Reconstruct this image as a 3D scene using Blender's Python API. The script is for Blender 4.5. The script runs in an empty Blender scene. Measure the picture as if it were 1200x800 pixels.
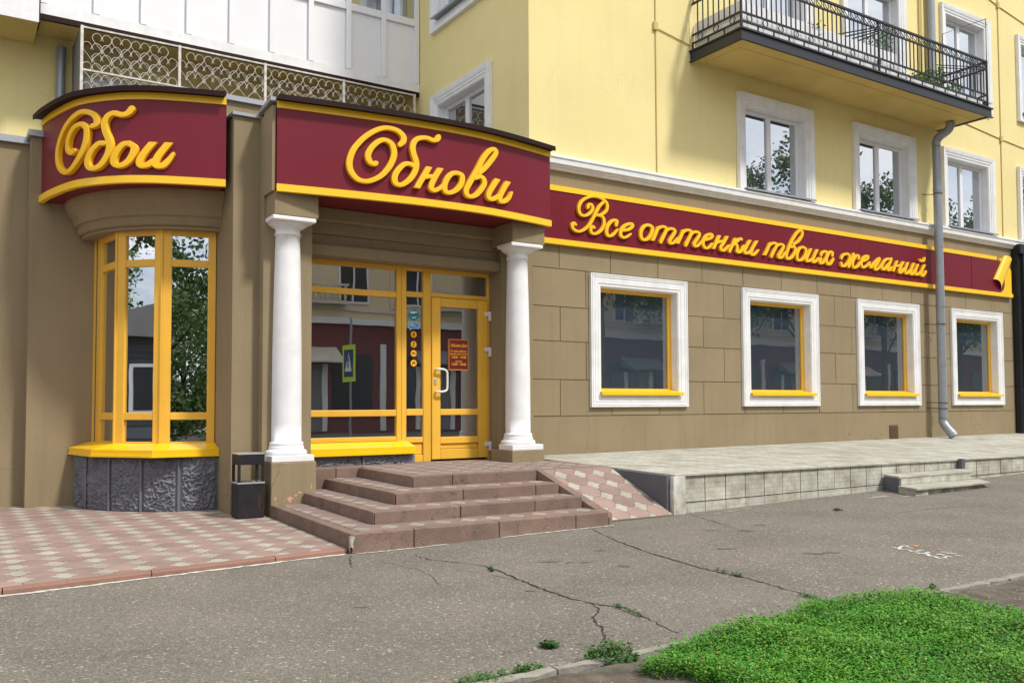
import bpy, bmesh, math, random
from math import sin, cos, pi, radians
from mathutils import Vector, Matrix
random.seed(7)
scn = bpy.context.scene
COL = scn.collection
# ---------------------------------------------------------------- camera, sky, sun, exposure
def setup():
    yaw, pitch, roll = radians(32.7956), radians(2.4507), radians(.2263)
    f = Vector((sin(yaw)*cos(pitch), cos(yaw)*cos(pitch), sin(pitch)))
    r = Vector((cos(yaw), -sin(yaw), 0)); d = f.cross(r)
    r2 = cos(roll)*r + sin(roll)*d; d2 = -sin(roll)*r + cos(roll)*d
    cam = bpy.data.cameras.new('camera'); co = bpy.data.objects.new('camera', cam); COL.objects.link(co)
    m = Matrix.Identity(4)
    for i in range(3): m[i][0] = r2[i]; m[i][1] = -d2[i]; m[i][2] = -f[i]
    m[0][3], m[1][3], m[2][3] = 0, 0, 1.28
    co.matrix_world = m
    cam.sensor_width = 36; cam.lens = 1033.35/1200*36; cam.shift_y = 30.58/1200
    cam.clip_start = .05; cam.clip_end = 2000
    scn.camera = co
    # direction light travels: (-.52, 1.15, -1.67)
    dv = Vector((-.52, 1.15, -1.67)).normalized()
    su = bpy.data.lights.new('sun', 'SUN'); so = bpy.data.objects.new('sun', su); COL.objects.link(so)
    so.rotation_euler = dv.to_track_quat('-Z', 'Y').to_euler(); so.location = (10, -20, 30)
    su.energy = 2.75; su.angle = radians(6); su.color = (1, .965, .9)
    el = math.asin(-dv.z); az = math.atan2(-dv.x, -dv.y)      # toward the sun, clockwise from +Y
    w = bpy.data.worlds.new('World'); scn.world = w; w.use_nodes = True
    nt = w.node_tree; nt.nodes.clear()
    N = nt.nodes.new; Lk = nt.links.new
    sky = N('ShaderNodeTexSky'); sky.sky_type = 'NISHITA'; sky.sun_disc = False
    sky.sun_elevation = el; sky.sun_rotation = az; sky.air_density = 1.0; sky.dust_density = 1.6
    tc = N('ShaderNodeTexCoord'); mp = N('ShaderNodeMapping'); mp.inputs['Scale'].default_value = (1.6, 1.6, 4.0)
    no = N('ShaderNodeTexNoise'); no.inputs['Scale'].default_value = 2.1; no.inputs['Detail'].default_value = 7; no.inputs['Roughness'].default_value = .58
    cr = N('ShaderNodeValToRGB'); cr.color_ramp.elements[0].position = .33; cr.color_ramp.elements[1].position = .56
    mx = N('ShaderNodeMix'); mx.data_type = 'RGBA'; mx.inputs['B'].default_value = (9.6, 9.7, 9.9, 1)
    bg = N('ShaderNodeBackground'); bg.inputs['Strength'].default_value = .12
    out = N('ShaderNodeOutputWorld')
    Lk(tc.outputs['Generated'], mp.inputs['Vector']); Lk(mp.outputs[0], no.inputs['Vector']); Lk(no.outputs['Fac'], cr.inputs['Fac'])
    Lk(cr.outputs['Color'], mx.inputs['Factor']); Lk(sky.outputs[0], mx.inputs['A']); Lk(mx.outputs['Result'], bg.inputs['Color'])
    Lk(bg.outputs[0], out.inputs[0])
    vs = scn.view_settings; vs.view_transform = 'Standard'; vs.look = 'None'; vs.gamma = 1; vs.exposure = .33; vs.use_curve_mapping = False
    scn.render.engine = 'CYCLES'
    scn.cycles.max_bounces = 8; scn.cycles.transparent_max_bounces = 12; scn.cycles.glossy_bounces = 4
setup()
# ---------------------------------------------------------------- materials
MATS = {}
def mat(name, base, rough=.8, var=.0, vscale=3., bump=0., bscale=60., c2=None, fine=0., metal=0., spec=.35, coord='Object', rnd=0., streak=0., detail=5, ao=None):
    """procedural surface: base colour, large mottling towards c2, fine speckle, bump, per object variation"""
    if name in MATS: return MATS[name]
    m = bpy.data.materials.new(name); m.use_nodes = True; nt = m.node_tree; nt.nodes.clear()
    N = nt.nodes.new; L = nt.links.new
    out = N('ShaderNodeOutputMaterial'); p = N('ShaderNodeBsdfPrincipled'); L(p.outputs[0], out.inputs[0])
    p.inputs['Roughness'].default_value = rough; p.inputs['Metallic'].default_value = metal
    p.inputs['Specular IOR Level'].default_value = spec
    geo = N('ShaderNodeNewGeometry'); vec = geo.outputs['Position']
    rgb = N('ShaderNodeRGB'); rgb.outputs[0].default_value = (*base, 1); col = rgb.outputs[0]
    def noise(scale, det=4, sc=(1, 1, 1)):
        v = vec
        if sc != (1, 1, 1):
            mp = N('ShaderNodeMapping'); mp.inputs['Scale'].default_value = sc; L(vec, mp.inputs['Vector']); v = mp.outputs[0]
        n = N('ShaderNodeTexNoise'); n.inputs['Scale'].default_value = scale; n.inputs['Detail'].default_value = det; L(v, n.inputs['Vector']); return n.outputs['Fac']
    def ramp(fac, a, b):
        mr = N('ShaderNodeMapRange'); mr.inputs['From Min'].default_value = a; mr.inputs['From Max'].default_value = b; L(fac, mr.inputs['Value']); return mr.outputs[0]
    def mixc(fac, a, b, mode='MIX'):
        x = N('ShaderNodeMix'); x.data_type = 'RGBA'; x.blend_type = mode
        if isinstance(fac, float): x.inputs['Factor'].default_value = fac
        else: L(fac, x.inputs['Factor'])
        L(a, x.inputs['A'])
        if isinstance(b, tuple): x.inputs['B'].default_value = (*b, 1)
        else: L(b, x.inputs['B'])
        return x.outputs['Result']
    def scale(fac, k):
        q = N('ShaderNodeMath'); q.operation = 'MULTIPLY'; q.inputs[1].default_value = k; L(fac, q.inputs[0]); return q.outputs[0]
    if c2 is None: c2 = tuple(c*.72 for c in base)
    if var: col = mixc(scale(ramp(noise(vscale, detail), .35, .72), var), col, c2)
    if streak: col = mixc(scale(ramp(noise(1.0, 4, (9, 9, .6)), .5, .75), streak), col, tuple(c*.6 for c in base))
    if fine: col = mixc(scale(ramp(noise(bscale*2, 2), .3, .7), fine), col, tuple(c*.45 for c in base))
    if rnd:
        oi = N('ShaderNodeObjectInfo'); hs = N('ShaderNodeHueSaturation'); L(col, hs.inputs['Color'])
        mr = N('ShaderNodeMapRange'); mr.inputs['To Min'].default_value = 1-rnd; mr.inputs['To Max'].default_value = 1+rnd; L(oi.outputs['Random'], mr.inputs['Value']); L(mr.outputs[0], hs.inputs['Value'])
        col = hs.outputs[0]
    L(col, p.inputs['Base Color'])
    if bump:
        b = N('ShaderNodeBump'); b.inputs['Strength'].default_value = min(1, bump); b.inputs['Distance'].default_value = .01
        L(noise(bscale, 5), b.inputs['Height']); L(b.outputs[0], p.inputs['Normal'])
    MATS[name] = m; m['n'] = 1
    return m
def tweak(name): # nodes of a material for extra work
    m = MATS[name]; nt = m.node_tree
    return nt, next(n for n in nt.nodes if n.type == 'BSDF_PRINCIPLED')
beige   = mat('beige_plaster', (.305, .238, .142), .92, .7, .9, .5, 90, (.245, .19, .112), .12, streak=.3)
beige_b = mat('beige_block', (.305, .238, .142), .92, .6, 1.3, .6, 90, (.25, .194, .115), .14, rnd=.05, streak=.26)
yellow  = mat('yellow_plaster', (.82, .70, .335), .93, .65, .8, .5, 80, (.745, .62, .285), .05, streak=.08)
white   = mat('white_stone_paint', (.83, .83, .83), .7, .6, 4, .15, 50, (.66, .65, .63), .05, streak=.16)
whitew  = mat('white_weathered', (.80, .80, .80), .75, .45, 5, .3, 50, (.60, .59, .57), .06, streak=.16)
white_col = mat('white_column_paint', (.82, .82, .83), .6, .6, 4.5, .15, 60, (.68, .68, .665), streak=.12)
upvc    = mat('white_plastic', (.78, .78, .80), .35, .15, 2)
yframe  = mat('yellow_frame', (.86, .485, .055), .38, .4, 2.2, .05, 30, (.66, .36, .07), .06, rnd=.06, streak=.15)
ysill   = mat('yellow_sill_metal', (.93, .56, .01), .25, .15, 3)
ysign   = mat('yellow_letter', (.93, .52, .016), .42, .3, 4, .0, 30, (.86, .46, .012))
ytrim   = mat('yellow_trim', (.93, .56, .03), .35, .3, 1.4, .0, 30, (.83, .48, .03))
maroon  = mat('maroon_panel', (.170, .012, .024), .36, .35, 1.2, .03, 40, (.14, .010, .019), spec=.25, streak=.12)
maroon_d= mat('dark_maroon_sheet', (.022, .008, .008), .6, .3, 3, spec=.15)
stone   = mat('grey_relief_stone', (.165, .168, .195), .62, .4, 3, .0, 20, (.075, .078, .095), spec=.5)
brown   = mat('brown_kerb_concrete', (.238, .160, .122), .85, .9, 5.5, .6, 60, (.165, .115, .095), .12, rnd=.1)
kerbred = mat('red_kerb_concrete', (.30, .165, .12), .85, .6, 3.2, .5, 60, (.22, .125, .095), .2, rnd=.06)
pinkp   = mat('pink_paver', (.335, .232, .195), .88, .95, 3.4, .6, 90, (.235, .170, .148), .2, rnd=.12)
lightp  = mat('cream_paver', (.43, .405, .335), .88, .9, 3.4, .6, 90, (.29, .27, .22), .2, rnd=.11)
pinks   = mat('pink_step_paver', (.250, .178, .155), .88, .6, 2.6, .5, 90, (.20, .135, .12), .2, rnd=.1)
lights  = mat('cream_step_paver', (.33, .30, .24), .88, .6, 2.6, .5, 90, (.26, .23, .185), .2, rnd=.1)
joint   = mat('joint_sand', (.09, .075, .06), .95, .3, 6)
concrete= mat('pale_concrete', (.60, .59, .52), .88, 1., 5, .5, 60, (.33, .305, .235), .15, rnd=.10)
conctop = mat('pale_concrete_slab', (.51, .505, .445), .88, 1., 3.0, .5, 60, (.35, .335, .275), .12, rnd=.07)
concdark= mat('dark_concrete_side', (.125, .128, .145), .8, .5, 3, .4, 50, (.06, .06, .07), .1)  # one darker grey for the terrace side wall, step end and stub
soil    = mat('bare_soil', (.085, .068, .05), .95, .8, 9, 1., 70, (.19, .165, .135), .3)
kerbc   = mat('pale_edge_kerb', (.33, .31, .265), .9, .9, 8, .5, 60, (.17, .155, .13), .2)
black   = mat('black_iron', (.022, .023, .028), .5, .2, 6)
bsheet  = mat('balcony_edge_sheet', (.030, .031, .039), .45, .4, 5)
galv    = mat('galvanised_metal', (.33, .35, .385), .38, .5, 6, .1, 20, (.25, .27, .30), metal=.35, streak=.3)
metalcap= mat('grey_flashing', (.36, .37, .41), .4, .3, 4, metal=.3)
binm    = mat('bin_dark_paint', (.012, .013, .017), .5, .5, 9, .2, 60, (.035, .03, .03))
binrust = mat('rust_patch', (.055, .024, .014), .9, .6, 30, .5, 80)
steel   = mat('worn_steel', (.62, .62, .63), .4, .3, 30, metal=.6)
darkst  = mat('polished_dark_panel', (.018, .019, .023), .25, .4, 3, .05, 10, (.03, .03, .033))
interior= mat('dim_room', (.075, .095, .12), .9, .5, 1.5)
curtain = mat('pale_curtain', (.50, .50, .50), .9, .3, 5)
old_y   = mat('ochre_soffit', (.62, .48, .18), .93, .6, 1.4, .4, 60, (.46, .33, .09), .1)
wire    = mat('white_painted_wire', (.66, .64, .60), .6, .7, 12, .0, 30, (.34, .25, .17))
termat  = mat('terracotta_pot', (.36, .085, .03), .8, .4, 8)
leafm   = mat('plant_leaf', (.09, .21, .04), .6, .7, 10, .0, 30, (.15, .28, .06))
grey    = mat('grey_board', (.22, .22, .22), .8, .4, 3)
blackm  = mat('crack_shadow', (.030, .027, .023), .95)
patch_p = mat('bare_pink_patch', (.62, .34, .26), .9, .3, 20)
opp_w   = mat('opposite_beige_wall', (.72, .59, .38), .9, .4, .4)
opp_m   = mat('opposite_maroon_wall', (.17, .05, .045), .8, .4, .6)
opp_d   = mat('opposite_dark_window', (.02, .023, .03), .15)
bark    = mat('tree_bark', (.09, .065, .045), .95, .6, 6, .8, 20)
crown   = mat('tree_leaves', (.070, .135, .035), .65, .9, .9, .0, 30, (.12, .19, .05))
opp_s   = mat('opposite_string_course', (.66, .60, .48), .9, .5, 2)
wood    = mat('grey_weathered_planks', (.10, .11, .125), .85, .6, 4, .4, 30, rnd=.3)
signgrn = mat('fluorescent_sign_yellow', (.55, .80, .02), .5)
signblu = mat('sign_blue', (.012, .03, .13), .5)
signwht = mat('sign_white', (.8, .8, .8), .5)
teal    = mat('teal_sticker', (.01, .25, .30), .5); skyb = mat('sky_blue_sticker', (.03, .33, .70), .5)
amber   = mat('amber_sticker', (.90, .50, .02), .5); dkred = mat('poster_maroon', (.13, .008, .008), .5)
orangep = mat('orange_road_paint', (.62, .20, .06), .9, .8, 40, .3, 80, (.30, .18, .11)); whitep = mat('white_road_paint', (.60, .59, .56), .9, .8, 40, .3, 80, (.32, .29, .25))
def glass_mat(name, refl, tint, haze=0., hc=(.10,.14,.19)):
    m = bpy.data.materials.new(name); m.use_nodes = True; nt = m.node_tree; nt.nodes.clear(); N = nt.nodes.new; L = nt.links.new
    out = N('ShaderNodeOutputMaterial'); mx = N('ShaderNodeMixShader'); tr = N('ShaderNodeBsdfTransparent'); gl = N('ShaderNodeBsdfGlossy')
    tr.inputs[0].default_value = (*tint, 1); gl.inputs['Roughness'].default_value = .003; gl.inputs['Color'].default_value = (.9, .93, .97, 1)
    base = tr.outputs[0]
    if haze:  # bluish diffuse painted into the pane in place of light inside the rooms
        df = N('ShaderNodeBsdfDiffuse'); df.inputs[0].default_value = (*hc, 1); m0 = N('ShaderNodeMixShader'); m0.inputs[0].default_value = haze; L(tr.outputs[0], m0.inputs[1]); L(df.outputs[0], m0.inputs[2]); base = m0.outputs[0]
    fr = N('ShaderNodeFresnel'); fr.inputs['IOR'].default_value = 1.5
    ma = N('ShaderNodeMath'); ma.operation = 'MULTIPLY_ADD'; ma.inputs[1].default_value = .9; ma.inputs[2].default_value = refl; ma.use_clamp = True
    no = N('ShaderNodeTexNoise'); no.inputs['Scale'].default_value = 1.6; no.inputs['Detail'].default_value = 1
    bp = N('ShaderNodeBump'); bp.inputs['Strength'].default_value = .022; bp.inputs['Distance'].default_value = .03
    geo = N('ShaderNodeNewGeometry'); L(geo.outputs['Position'], no.inputs['Vector']); L(no.outputs['Fac'], bp.inputs['Height']); L(bp.outputs[0], gl.inputs['Normal'])
    L(fr.outputs[0], ma.inputs[0]); L(ma.outputs[0], mx.inputs['Fac']); L(base, mx.inputs[1]); L(gl.outputs[0], mx.inputs[2]); L(mx.outputs[0], out.inputs[0])
    return m
glass = glass_mat('window_glass', .26, (.50, .56, .62), .42, (.085, .125, .17)); glass_door = glass_mat('door_glass', .36, (.45, .5, .55), .15, (.09, .10, .11)); glass_bay = glass_mat('bay_glass', .62, (.25, .27, .28)); glass_up = glass_mat('upper_glass', .50, (.5, .52, .54), .25, (.32, .36, .42))
# asphalt: pale worn aggregate with specks
def asphalt_mat():
    m = mat('worn_asphalt', (.190, .168, .137), .93, 1., 1.1, .0, 60, (.130, .117, .097)); nt, p = tweak('worn_asphalt'); N = nt.nodes.new; L = nt.links.new
    col = p.inputs['Base Color'].links[0].from_socket; geo = next(n for n in nt.nodes if n.type == 'NEW_GEOMETRY')
    vo = N('ShaderNodeTexVoronoi'); vo.inputs['Scale'].default_value = 120; L(geo.outputs['Position'], vo.inputs['Vector'])
    v2 = N('ShaderNodeTexVoronoi'); v2.inputs['Scale'].default_value = 75; L(geo.outputs['Position'], v2.inputs['Vector'])
    sep = N('ShaderNodeSeparateColor'); L(vo.outputs['Color'], sep.inputs[0]); s2 = N('ShaderNodeSeparateColor'); L(v2.outputs['Color'], s2.inputs[0])
    def rng(s, a, b):
        r = N('ShaderNodeMapRange'); r.inputs['From Min'].default_value = a; r.inputs['From Max'].default_value = b; L(s, r.inputs['Value']); return r.outputs[0]
    def mul(a, b):
        q = N('ShaderNodeMath'); q.operation = 'MULTIPLY'; L(a, q.inputs[0])
        if isinstance(b, float): q.inputs[1].default_value = b
        else: L(b, q.inputs[1])
        return q.outputs[0]
    def mixc(f, a, b):
        x = N('ShaderNodeMix'); x.data_type = 'RGBA'; L(f, x.inputs['Factor']); L(a, x.inputs['A']); x.inputs['B'].default_value = (*b, 1); return x.outputs['Result']
    col = mixc(mul(rng(sep.outputs[0], .45, .95), .7), col, (.07, .066, .06))        # dark stones
    col = mixc(mul(rng(sep.outputs[1], .66, 1.), .62), col, (.36, .32, .26))         # pale stones
    n3 = N('ShaderNodeTexNoise'); n3.inputs['Scale'].default_value = 2.6; n3.inputs['Detail'].default_value = 9; n3.inputs['Roughness'].default_value = .75; L(geo.outputs['Position'], n3.inputs['Vector'])
    col = mixc(mul(rng(n3.outputs['Fac'], .62, .72), .5), col, (.10, .093, .085))
    col = mixc(mul(rng(s2.outputs[2], .97, .985), .6), col, (.52, .48, .40))
    L(col, p.inputs['Base Color'])
    b = N('ShaderNodeBump'); b.inputs['Strength'].default_value = .7; b.inputs['Distance'].default_value = .006; L(vo.outputs['Distance'], b.inputs['Height']); L(b.outputs[0], p.inputs['Normal'])
    return m
asphalt = asphalt_mat()
# small block relief on terrace slabs
def slab_relief(name, axis):
    nt, p = tweak(name); N = nt.nodes.new; L = nt.links.new; geo = next(n for n in nt.nodes if n.type == 'NEW_GEOMETRY')
    col = p.inputs['Base Color'].links[0].from_socket
    mp = N('ShaderNodeMapping')
    if axis == 'front': mp.inputs['Rotation'].default_value = (-pi/2, 0, 0)
    else: mp.inputs['Scale'].default_value = (.6667, .6667, .6667)
    L(geo.outputs['Position'], mp.inputs['Vector'])
    br = N('ShaderNodeTexBrick'); br.inputs['Scale'].default_value = 1; br.inputs['Brick Width'].default_value = .115; br.inputs['Row Height'].default_value = .0575
    br.inputs['Mortar Size'].default_value = .004; br.inputs['Color1'].default_value = (1, 1, 1, 1); br.inputs['Color2'].default_value = (.88, .87, .84, 1); br.inputs['Mortar'].default_value = (.70, .68, .63, 1)
    L(mp.outputs[0], br.inputs['Vector'])
    mx = N('ShaderNodeMix'); mx.data_type = 'RGBA'; mx.blend_type = 'MULTIPLY'; mx.inputs['Factor'].default_value = .8 if axis == 'front' else 1
    L(col, mx.inputs['A']); L(br.outputs['Color'], mx.inputs['B']); L(mx.outputs['Result'], p.inputs['Base Color'])
slab_relief('pale_concrete', 'front'); slab_relief('pale_concrete_slab', 'top')
# hairline cracks in the plaster socle and kerbs
def crackle(name, scale, width, dark, zlo=None, zhi=None, fac=.8, gate=.48):
    nt, p = tweak(name); N = nt.nodes.new; L = nt.links.new; geo = next(n for n in nt.nodes if n.type == 'NEW_GEOMETRY')
    col = p.inputs['Base Color'].links[0].from_socket
    nz = N('ShaderNodeTexNoise'); nz.inputs['Scale'].default_value = scale*2.5; L(geo.outputs['Position'], nz.inputs['Vector'])
    mxv = N('ShaderNodeMix'); mxv.data_type = 'RGBA'; mxv.blend_type = 'ADD'; mxv.inputs['Factor'].default_value = .35; L(geo.outputs['Position'], mxv.inputs['A']); L(nz.outputs['Color'], mxv.inputs['B'])
    vo = N('ShaderNodeTexVoronoi'); vo.feature = 'DISTANCE_TO_EDGE'; vo.inputs['Scale'].default_value = scale; L(mxv.outputs['Result'], vo.inputs['Vector'])
    r = N('ShaderNodeMapRange'); r.inputs['From Min'].default_value = 0; r.inputs['From Max'].default_value = width; r.inputs['To Min'].default_value = fac; r.inputs['To Max'].default_value = 0; L(vo.outputs['Distance'], r.inputs['Value'])
    n2 = N('ShaderNodeTexNoise'); n2.inputs['Scale'].default_value = scale*.6; L(geo.outputs['Position'], n2.inputs['Vector'])
    g = N('ShaderNodeMapRange'); g.inputs['From Min'].default_value = gate; g.inputs['From Max'].default_value = gate+.08; L(n2.outputs['Fac'], g.inputs['Value'])
    m = N('ShaderNodeMath'); m.operation = 'MULTIPLY'; L(r.outputs[0], m.inputs[0]); L(g.outputs[0], m.inputs[1]); f = m.outputs[0]
    if zlo is not None:
        sp = N('ShaderNodeSeparateXYZ'); L(geo.outputs['Position'], sp.inputs[0]); zr = N('ShaderNodeMapRange'); zr.inputs['From Min'].default_value = zhi; zr.inputs['From Max'].default_value = zlo; L(sp.outputs['Z'], zr.inputs['Value'])
        m2 = N('ShaderNodeMath'); m2.operation = 'MULTIPLY'; L(f, m2.inputs[0]); L(zr.outputs[0], m2.inputs[1]); f = m2.outputs[0]
    x = N('ShaderNodeMix'); x.data_type = 'RGBA'; L(f, x.inputs['Factor']); L(col, x.inputs['A']); x.inputs['B'].default_value = (*dark, 1); L(x.outputs['Result'], p.inputs['Base Color'])
crackle('brown_kerb_concrete', 3.6, .014, (.045, .032, .028), fac=.9, gate=.44)
crackle('yellow_plaster', 1.1, .004, (.42, .33, .15), fac=.5, gate=.5)
crackle('white_column_paint', 3.0, .006, (.45, .44, .42), fac=.6, gate=.56)
crackle('beige_plaster', 1.3, .006, (.10, .075, .045), .9, 1.15, .8, gate=.45)
# ---------------------------------------------------------------- mesh builder
class MB:
    def __init__(s, T=None): s.v = []; s.f = []; s.sm = []; s.T = T
    def add(s, vs, fs, smooth=False):
        o = len(s.v)
        if s.T: vs = [s.T(p) for p in vs]
        s.v += [tuple(p) for p in vs]; s.f += [tuple(i+o for i in f) for f in fs]; s.sm += [smooth]*len(fs); return s
    def box(s, x0, x1, y0, y1, z0, z1):
        v = [(x0,y0,z0),(x1,y0,z0),(x1,y1,z0),(x0,y1,z0),(x0,y0,z1),(x1,y0,z1),(x1,y1,z1),(x0,y1,z1)]
        return s.add(v, [(0,3,2,1),(4,5,6,7),(0,1,5,4),(1,2,6,5),(2,3,7,6),(3,0,4,7)])
    def hexa(s, b, t):      # bottom four and top four points
        return s.add(list(b)+list(t), [(3,2,1,0),(4,5,6,7),(0,1,5,4),(1,2,6,5),(2,3,7,6),(3,0,4,7)])
    def prism(s, poly, z0, z1):   # poly counter-clockwise in XY; z may be functions
        n = len(poly); g0 = z0 if callable(z0) else (lambda x, y: z0); g1 = z1 if callable(z1) else (lambda x, y: z1)
        v = [(x,y,g0(x,y)) for x,y in poly]+[(x,y,g1(x,y)) for x,y in poly]
        return s.add(v, [tuple(range(n-1,-1,-1)), tuple(range(n,2*n))]+[(i,(i+1)%n,n+(i+1)%n,n+i) for i in range(n)])
    def sheet(s, path, z0, z1, th, smooth=True):   # vertical curved plate along XY path; th = thickness behind it
        n = len(path); nr = normals(path); q = [[(x,y,z0),(x,y,z1),(x-a*th,y-b*th,z1),(x-a*th,y-b*th,z0)] for (x,y),(a,b) in zip(path, nr)]
        for k in range(4):
            v = [p for r in q for p in (r[k], r[(k+1)%4])]
            s.add(v, [(2*i,2*i+2,2*i+3,2*i+1) for i in range(n-1)], smooth)
        return s.add(q[0]+q[-1], [(0,1,2,3),(7,6,5,4)])
    def tube(s, pts, r, n=8, closed=False, cap=True):
        pts = [Vector(p) for p in pts]; m = len(pts); v = []; prev = None
        for i, p in enumerate(pts):
            if closed: t = pts[(i+1)%m]-pts[i-1]
            else: t = pts[min(i+1,m-1)]-pts[max(i-1,0)]
            t.normalize(); a = Vector((0,0,1)) if abs(t.z) < .95 else Vector((0,1,0))
            if prev is not None: a = prev
            b = t.cross(a).normalized(); a = b.cross(t).normalized(); prev = a
            rr = r[i] if isinstance(r, (list,tuple)) else r
            v += [tuple(p+a*cos(2*pi*k/n)*rr+b*sin(2*pi*k/n)*rr) for k in range(n)]
        f = []
        for i in range(m if closed else m-1):
            j = (i+1)%m
            for k in range(n): f.append((i*n+k, j*n+k, j*n+(k+1)%n, i*n+(k+1)%n))
        s.add(v, f, n > 4)
        if cap and not closed: s.add(v[:n], [tuple(range(n))]); s.add(v[-n:], [tuple(range(n-1,-1,-1))])
        return s
    def bar(s, a, b, w, h=None): return s.tube([a, b], (w if h is None else max(w,h))*.7071, 4)
    def lathe(s, prof, cx, cy, n=32, a0=0, a1=2*pi, smooth=True):
        full = abs(a1-a0-2*pi) < 1e-6; k = n if full else n+1; v = []; f = []
        for r, z in prof:
            for i in range(k): a = a0+(a1-a0)*i/n; v.append((cx+r*cos(a), cy+r*sin(a), z))
        for j in range(len(prof)-1):
            for i in range(n):
                i2 = (i+1)%k; f.append((j*k+i, j*k+i2, (j+1)*k+i2, (j+1)*k+i))
        return s.add(v, f, smooth)
    def ring(s, x0, x1, z0, z1, prof, y, sides=4):
        """mitred surround: prof = [(outward offset, proudness)], opening rect, wall plane y; sides 3 leaves the bottom open"""
        R = []
        for u, h in prof:
            zb = z0-u if sides == 4 else z0
            R.append([(x0-u,y-h,zb),(x0-u,y-h,z1+u),(x1+u,y-h,z1+u),(x1+u,y-h,zb)])
        v = [p for r in R for p in r]; f = []
        for j in range(len(R)-1):
            for k in range(4 if sides == 4 else 3):
                f.append((j*4+k, j*4+(k+1)%4, (j+1)*4+(k+1)%4, (j+1)*4+k))
        s.add(v, f)
        if sides == 3:
            n = len(R); s.add([r[0] for r in R], [tuple(range(n))]); s.add([r[3] for r in R], [tuple(range(n-1,-1,-1))])
        return s
    def mesh(s, name, m):
        me = bpy.data.meshes.new(name); me.from_pydata(s.v, [], s.f); me.polygons.foreach_set('use_smooth', s.sm)
        if m: me.materials.append(m)
        me.update(); return me
    def build(s, name, m, parent=None, bevel=0, **k): return link(name, s.mesh(name, m), parent, bevel, **k)
def normals(path):    # right-hand normals of an XY path (outward when the path runs left to right seen from outside)
    o = []
    for i in range(len(path)):
        a = path[max(i-1,0)]; b = path[min(i+1,len(path)-1)]; dx, dy = b[0]-a[0], b[1]-a[1]; l = math.hypot(dx,dy) or 1
        o.append((dy/l, -dx/l))
    return o
WL = {}
def link(name, data, parent=None, bevel=0, kind=None, label=None, category=None, group=None, loc=None, rot=None, scale=None):
    o = bpy.data.objects.new(name, data); COL.objects.link(o)
    if parent is not None:
        o.parent = parent; p = WL.get(parent.name)
        if p is not None: o.matrix_parent_inverse = p.inverted()
    if loc is not None: o.location = loc
    if rot is not None: o.rotation_euler = rot
    if scale is not None: o.scale = scale
    if loc is not None or rot is not None:
        from mathutils import Euler
        WL[o.name] = Matrix.LocRotScale(Vector(loc or (0,0,0)), Euler(rot or (0,0,0)), Vector(scale or (1,1,1)))
    if bevel:
        b = o.modifiers.new('bevel', 'BEVEL'); b.width = bevel; b.segments = 2; b.limit_method = 'ANGLE'; b.angle_limit = radians(35)
    for key, val in (('kind',kind),('label',label),('category',category),('group',group)):
        if val: o[key] = val
    return o
def thing(name, label, category, loc=(0,0,0), group=None): return link(name, None, label=label, category=category, group=group, loc=loc)
def cr(pts, n):
    P = [Vector(p) for p in pts]; P = [2*P[0]-P[1]]+P+[2*P[-1]-P[-2]]; o = []
    for i in range(1, len(P)-2):
        a, b, c, d = P[i-1:i+3]
        for k in range(n):
            t = k/n; o.append(.5*((2*b)+(-a+c)*t+(2*a-5*b+4*c-d)*t*t+(-a+3*b-3*c+d)*t**3))
    o.append(P[-2]); return [tuple(p) for p in o]
def offset(path, d): return [(x+a*d, y+b*d) for (x,y),(a,b) in zip(path, normals(path))]
def wall(mb, x0, x1, z0, z1, y0, y1, holes):
    """wall slab with rectangular openings (faces, jambs, ends)"""
    xs = sorted({x0,x1,*[h[0] for h in holes],*[h[1] for h in holes]}); zs = sorted({z0,z1,*[h[2] for h in holes],*[h[3] for h in holes]})
    xs = [x for x in xs if x0 <= x <= x1]; zs = [z for z in zs if z0 <= z <= z1]
    def solid(i, j):
        if i < 0 or j < 0 or i >= len(xs)-1 or j >= len(zs)-1: return False
        cx, cz = (xs[i]+xs[i+1])/2, (zs[j]+zs[j+1])/2
        return not any(h[0] < cx < h[1] and h[2] < cz < h[3] for h in holes)
    for i in range(len(xs)-1):
        for j in range(len(zs)-1):
            if not solid(i,j): continue
            a,b,c,d = xs[i],xs[i+1],zs[j],zs[j+1]
            mb.add([(a,y0,c),(b,y0,c),(b,y0,d),(a,y0,d)], [(0,1,2,3)]); mb.add([(a,y1,c),(b,y1,c),(b,y1,d),(a,y1,d)], [(3,2,1,0)])
            if not solid(i-1,j): mb.add([(a,y0,c),(a,y0,d),(a,y1,d),(a,y1,c)], [(0,1,2,3)])
            if not solid(i+1,j): mb.add([(b,y0,c),(b,y0,d),(b,y1,d),(b,y1,c)], [(3,2,1,0)])
            if not solid(i,j-1): mb.add([(a,y0,c),(a,y1,c),(b,y1,c),(b,y0,c)], [(0,1,2,3)])
            if not solid(i,j+1): mb.add([(a,y0,d),(a,y1,d),(b,y1,d),(b,y0,d)], [(3,2,1,0)])
    return mb
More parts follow.
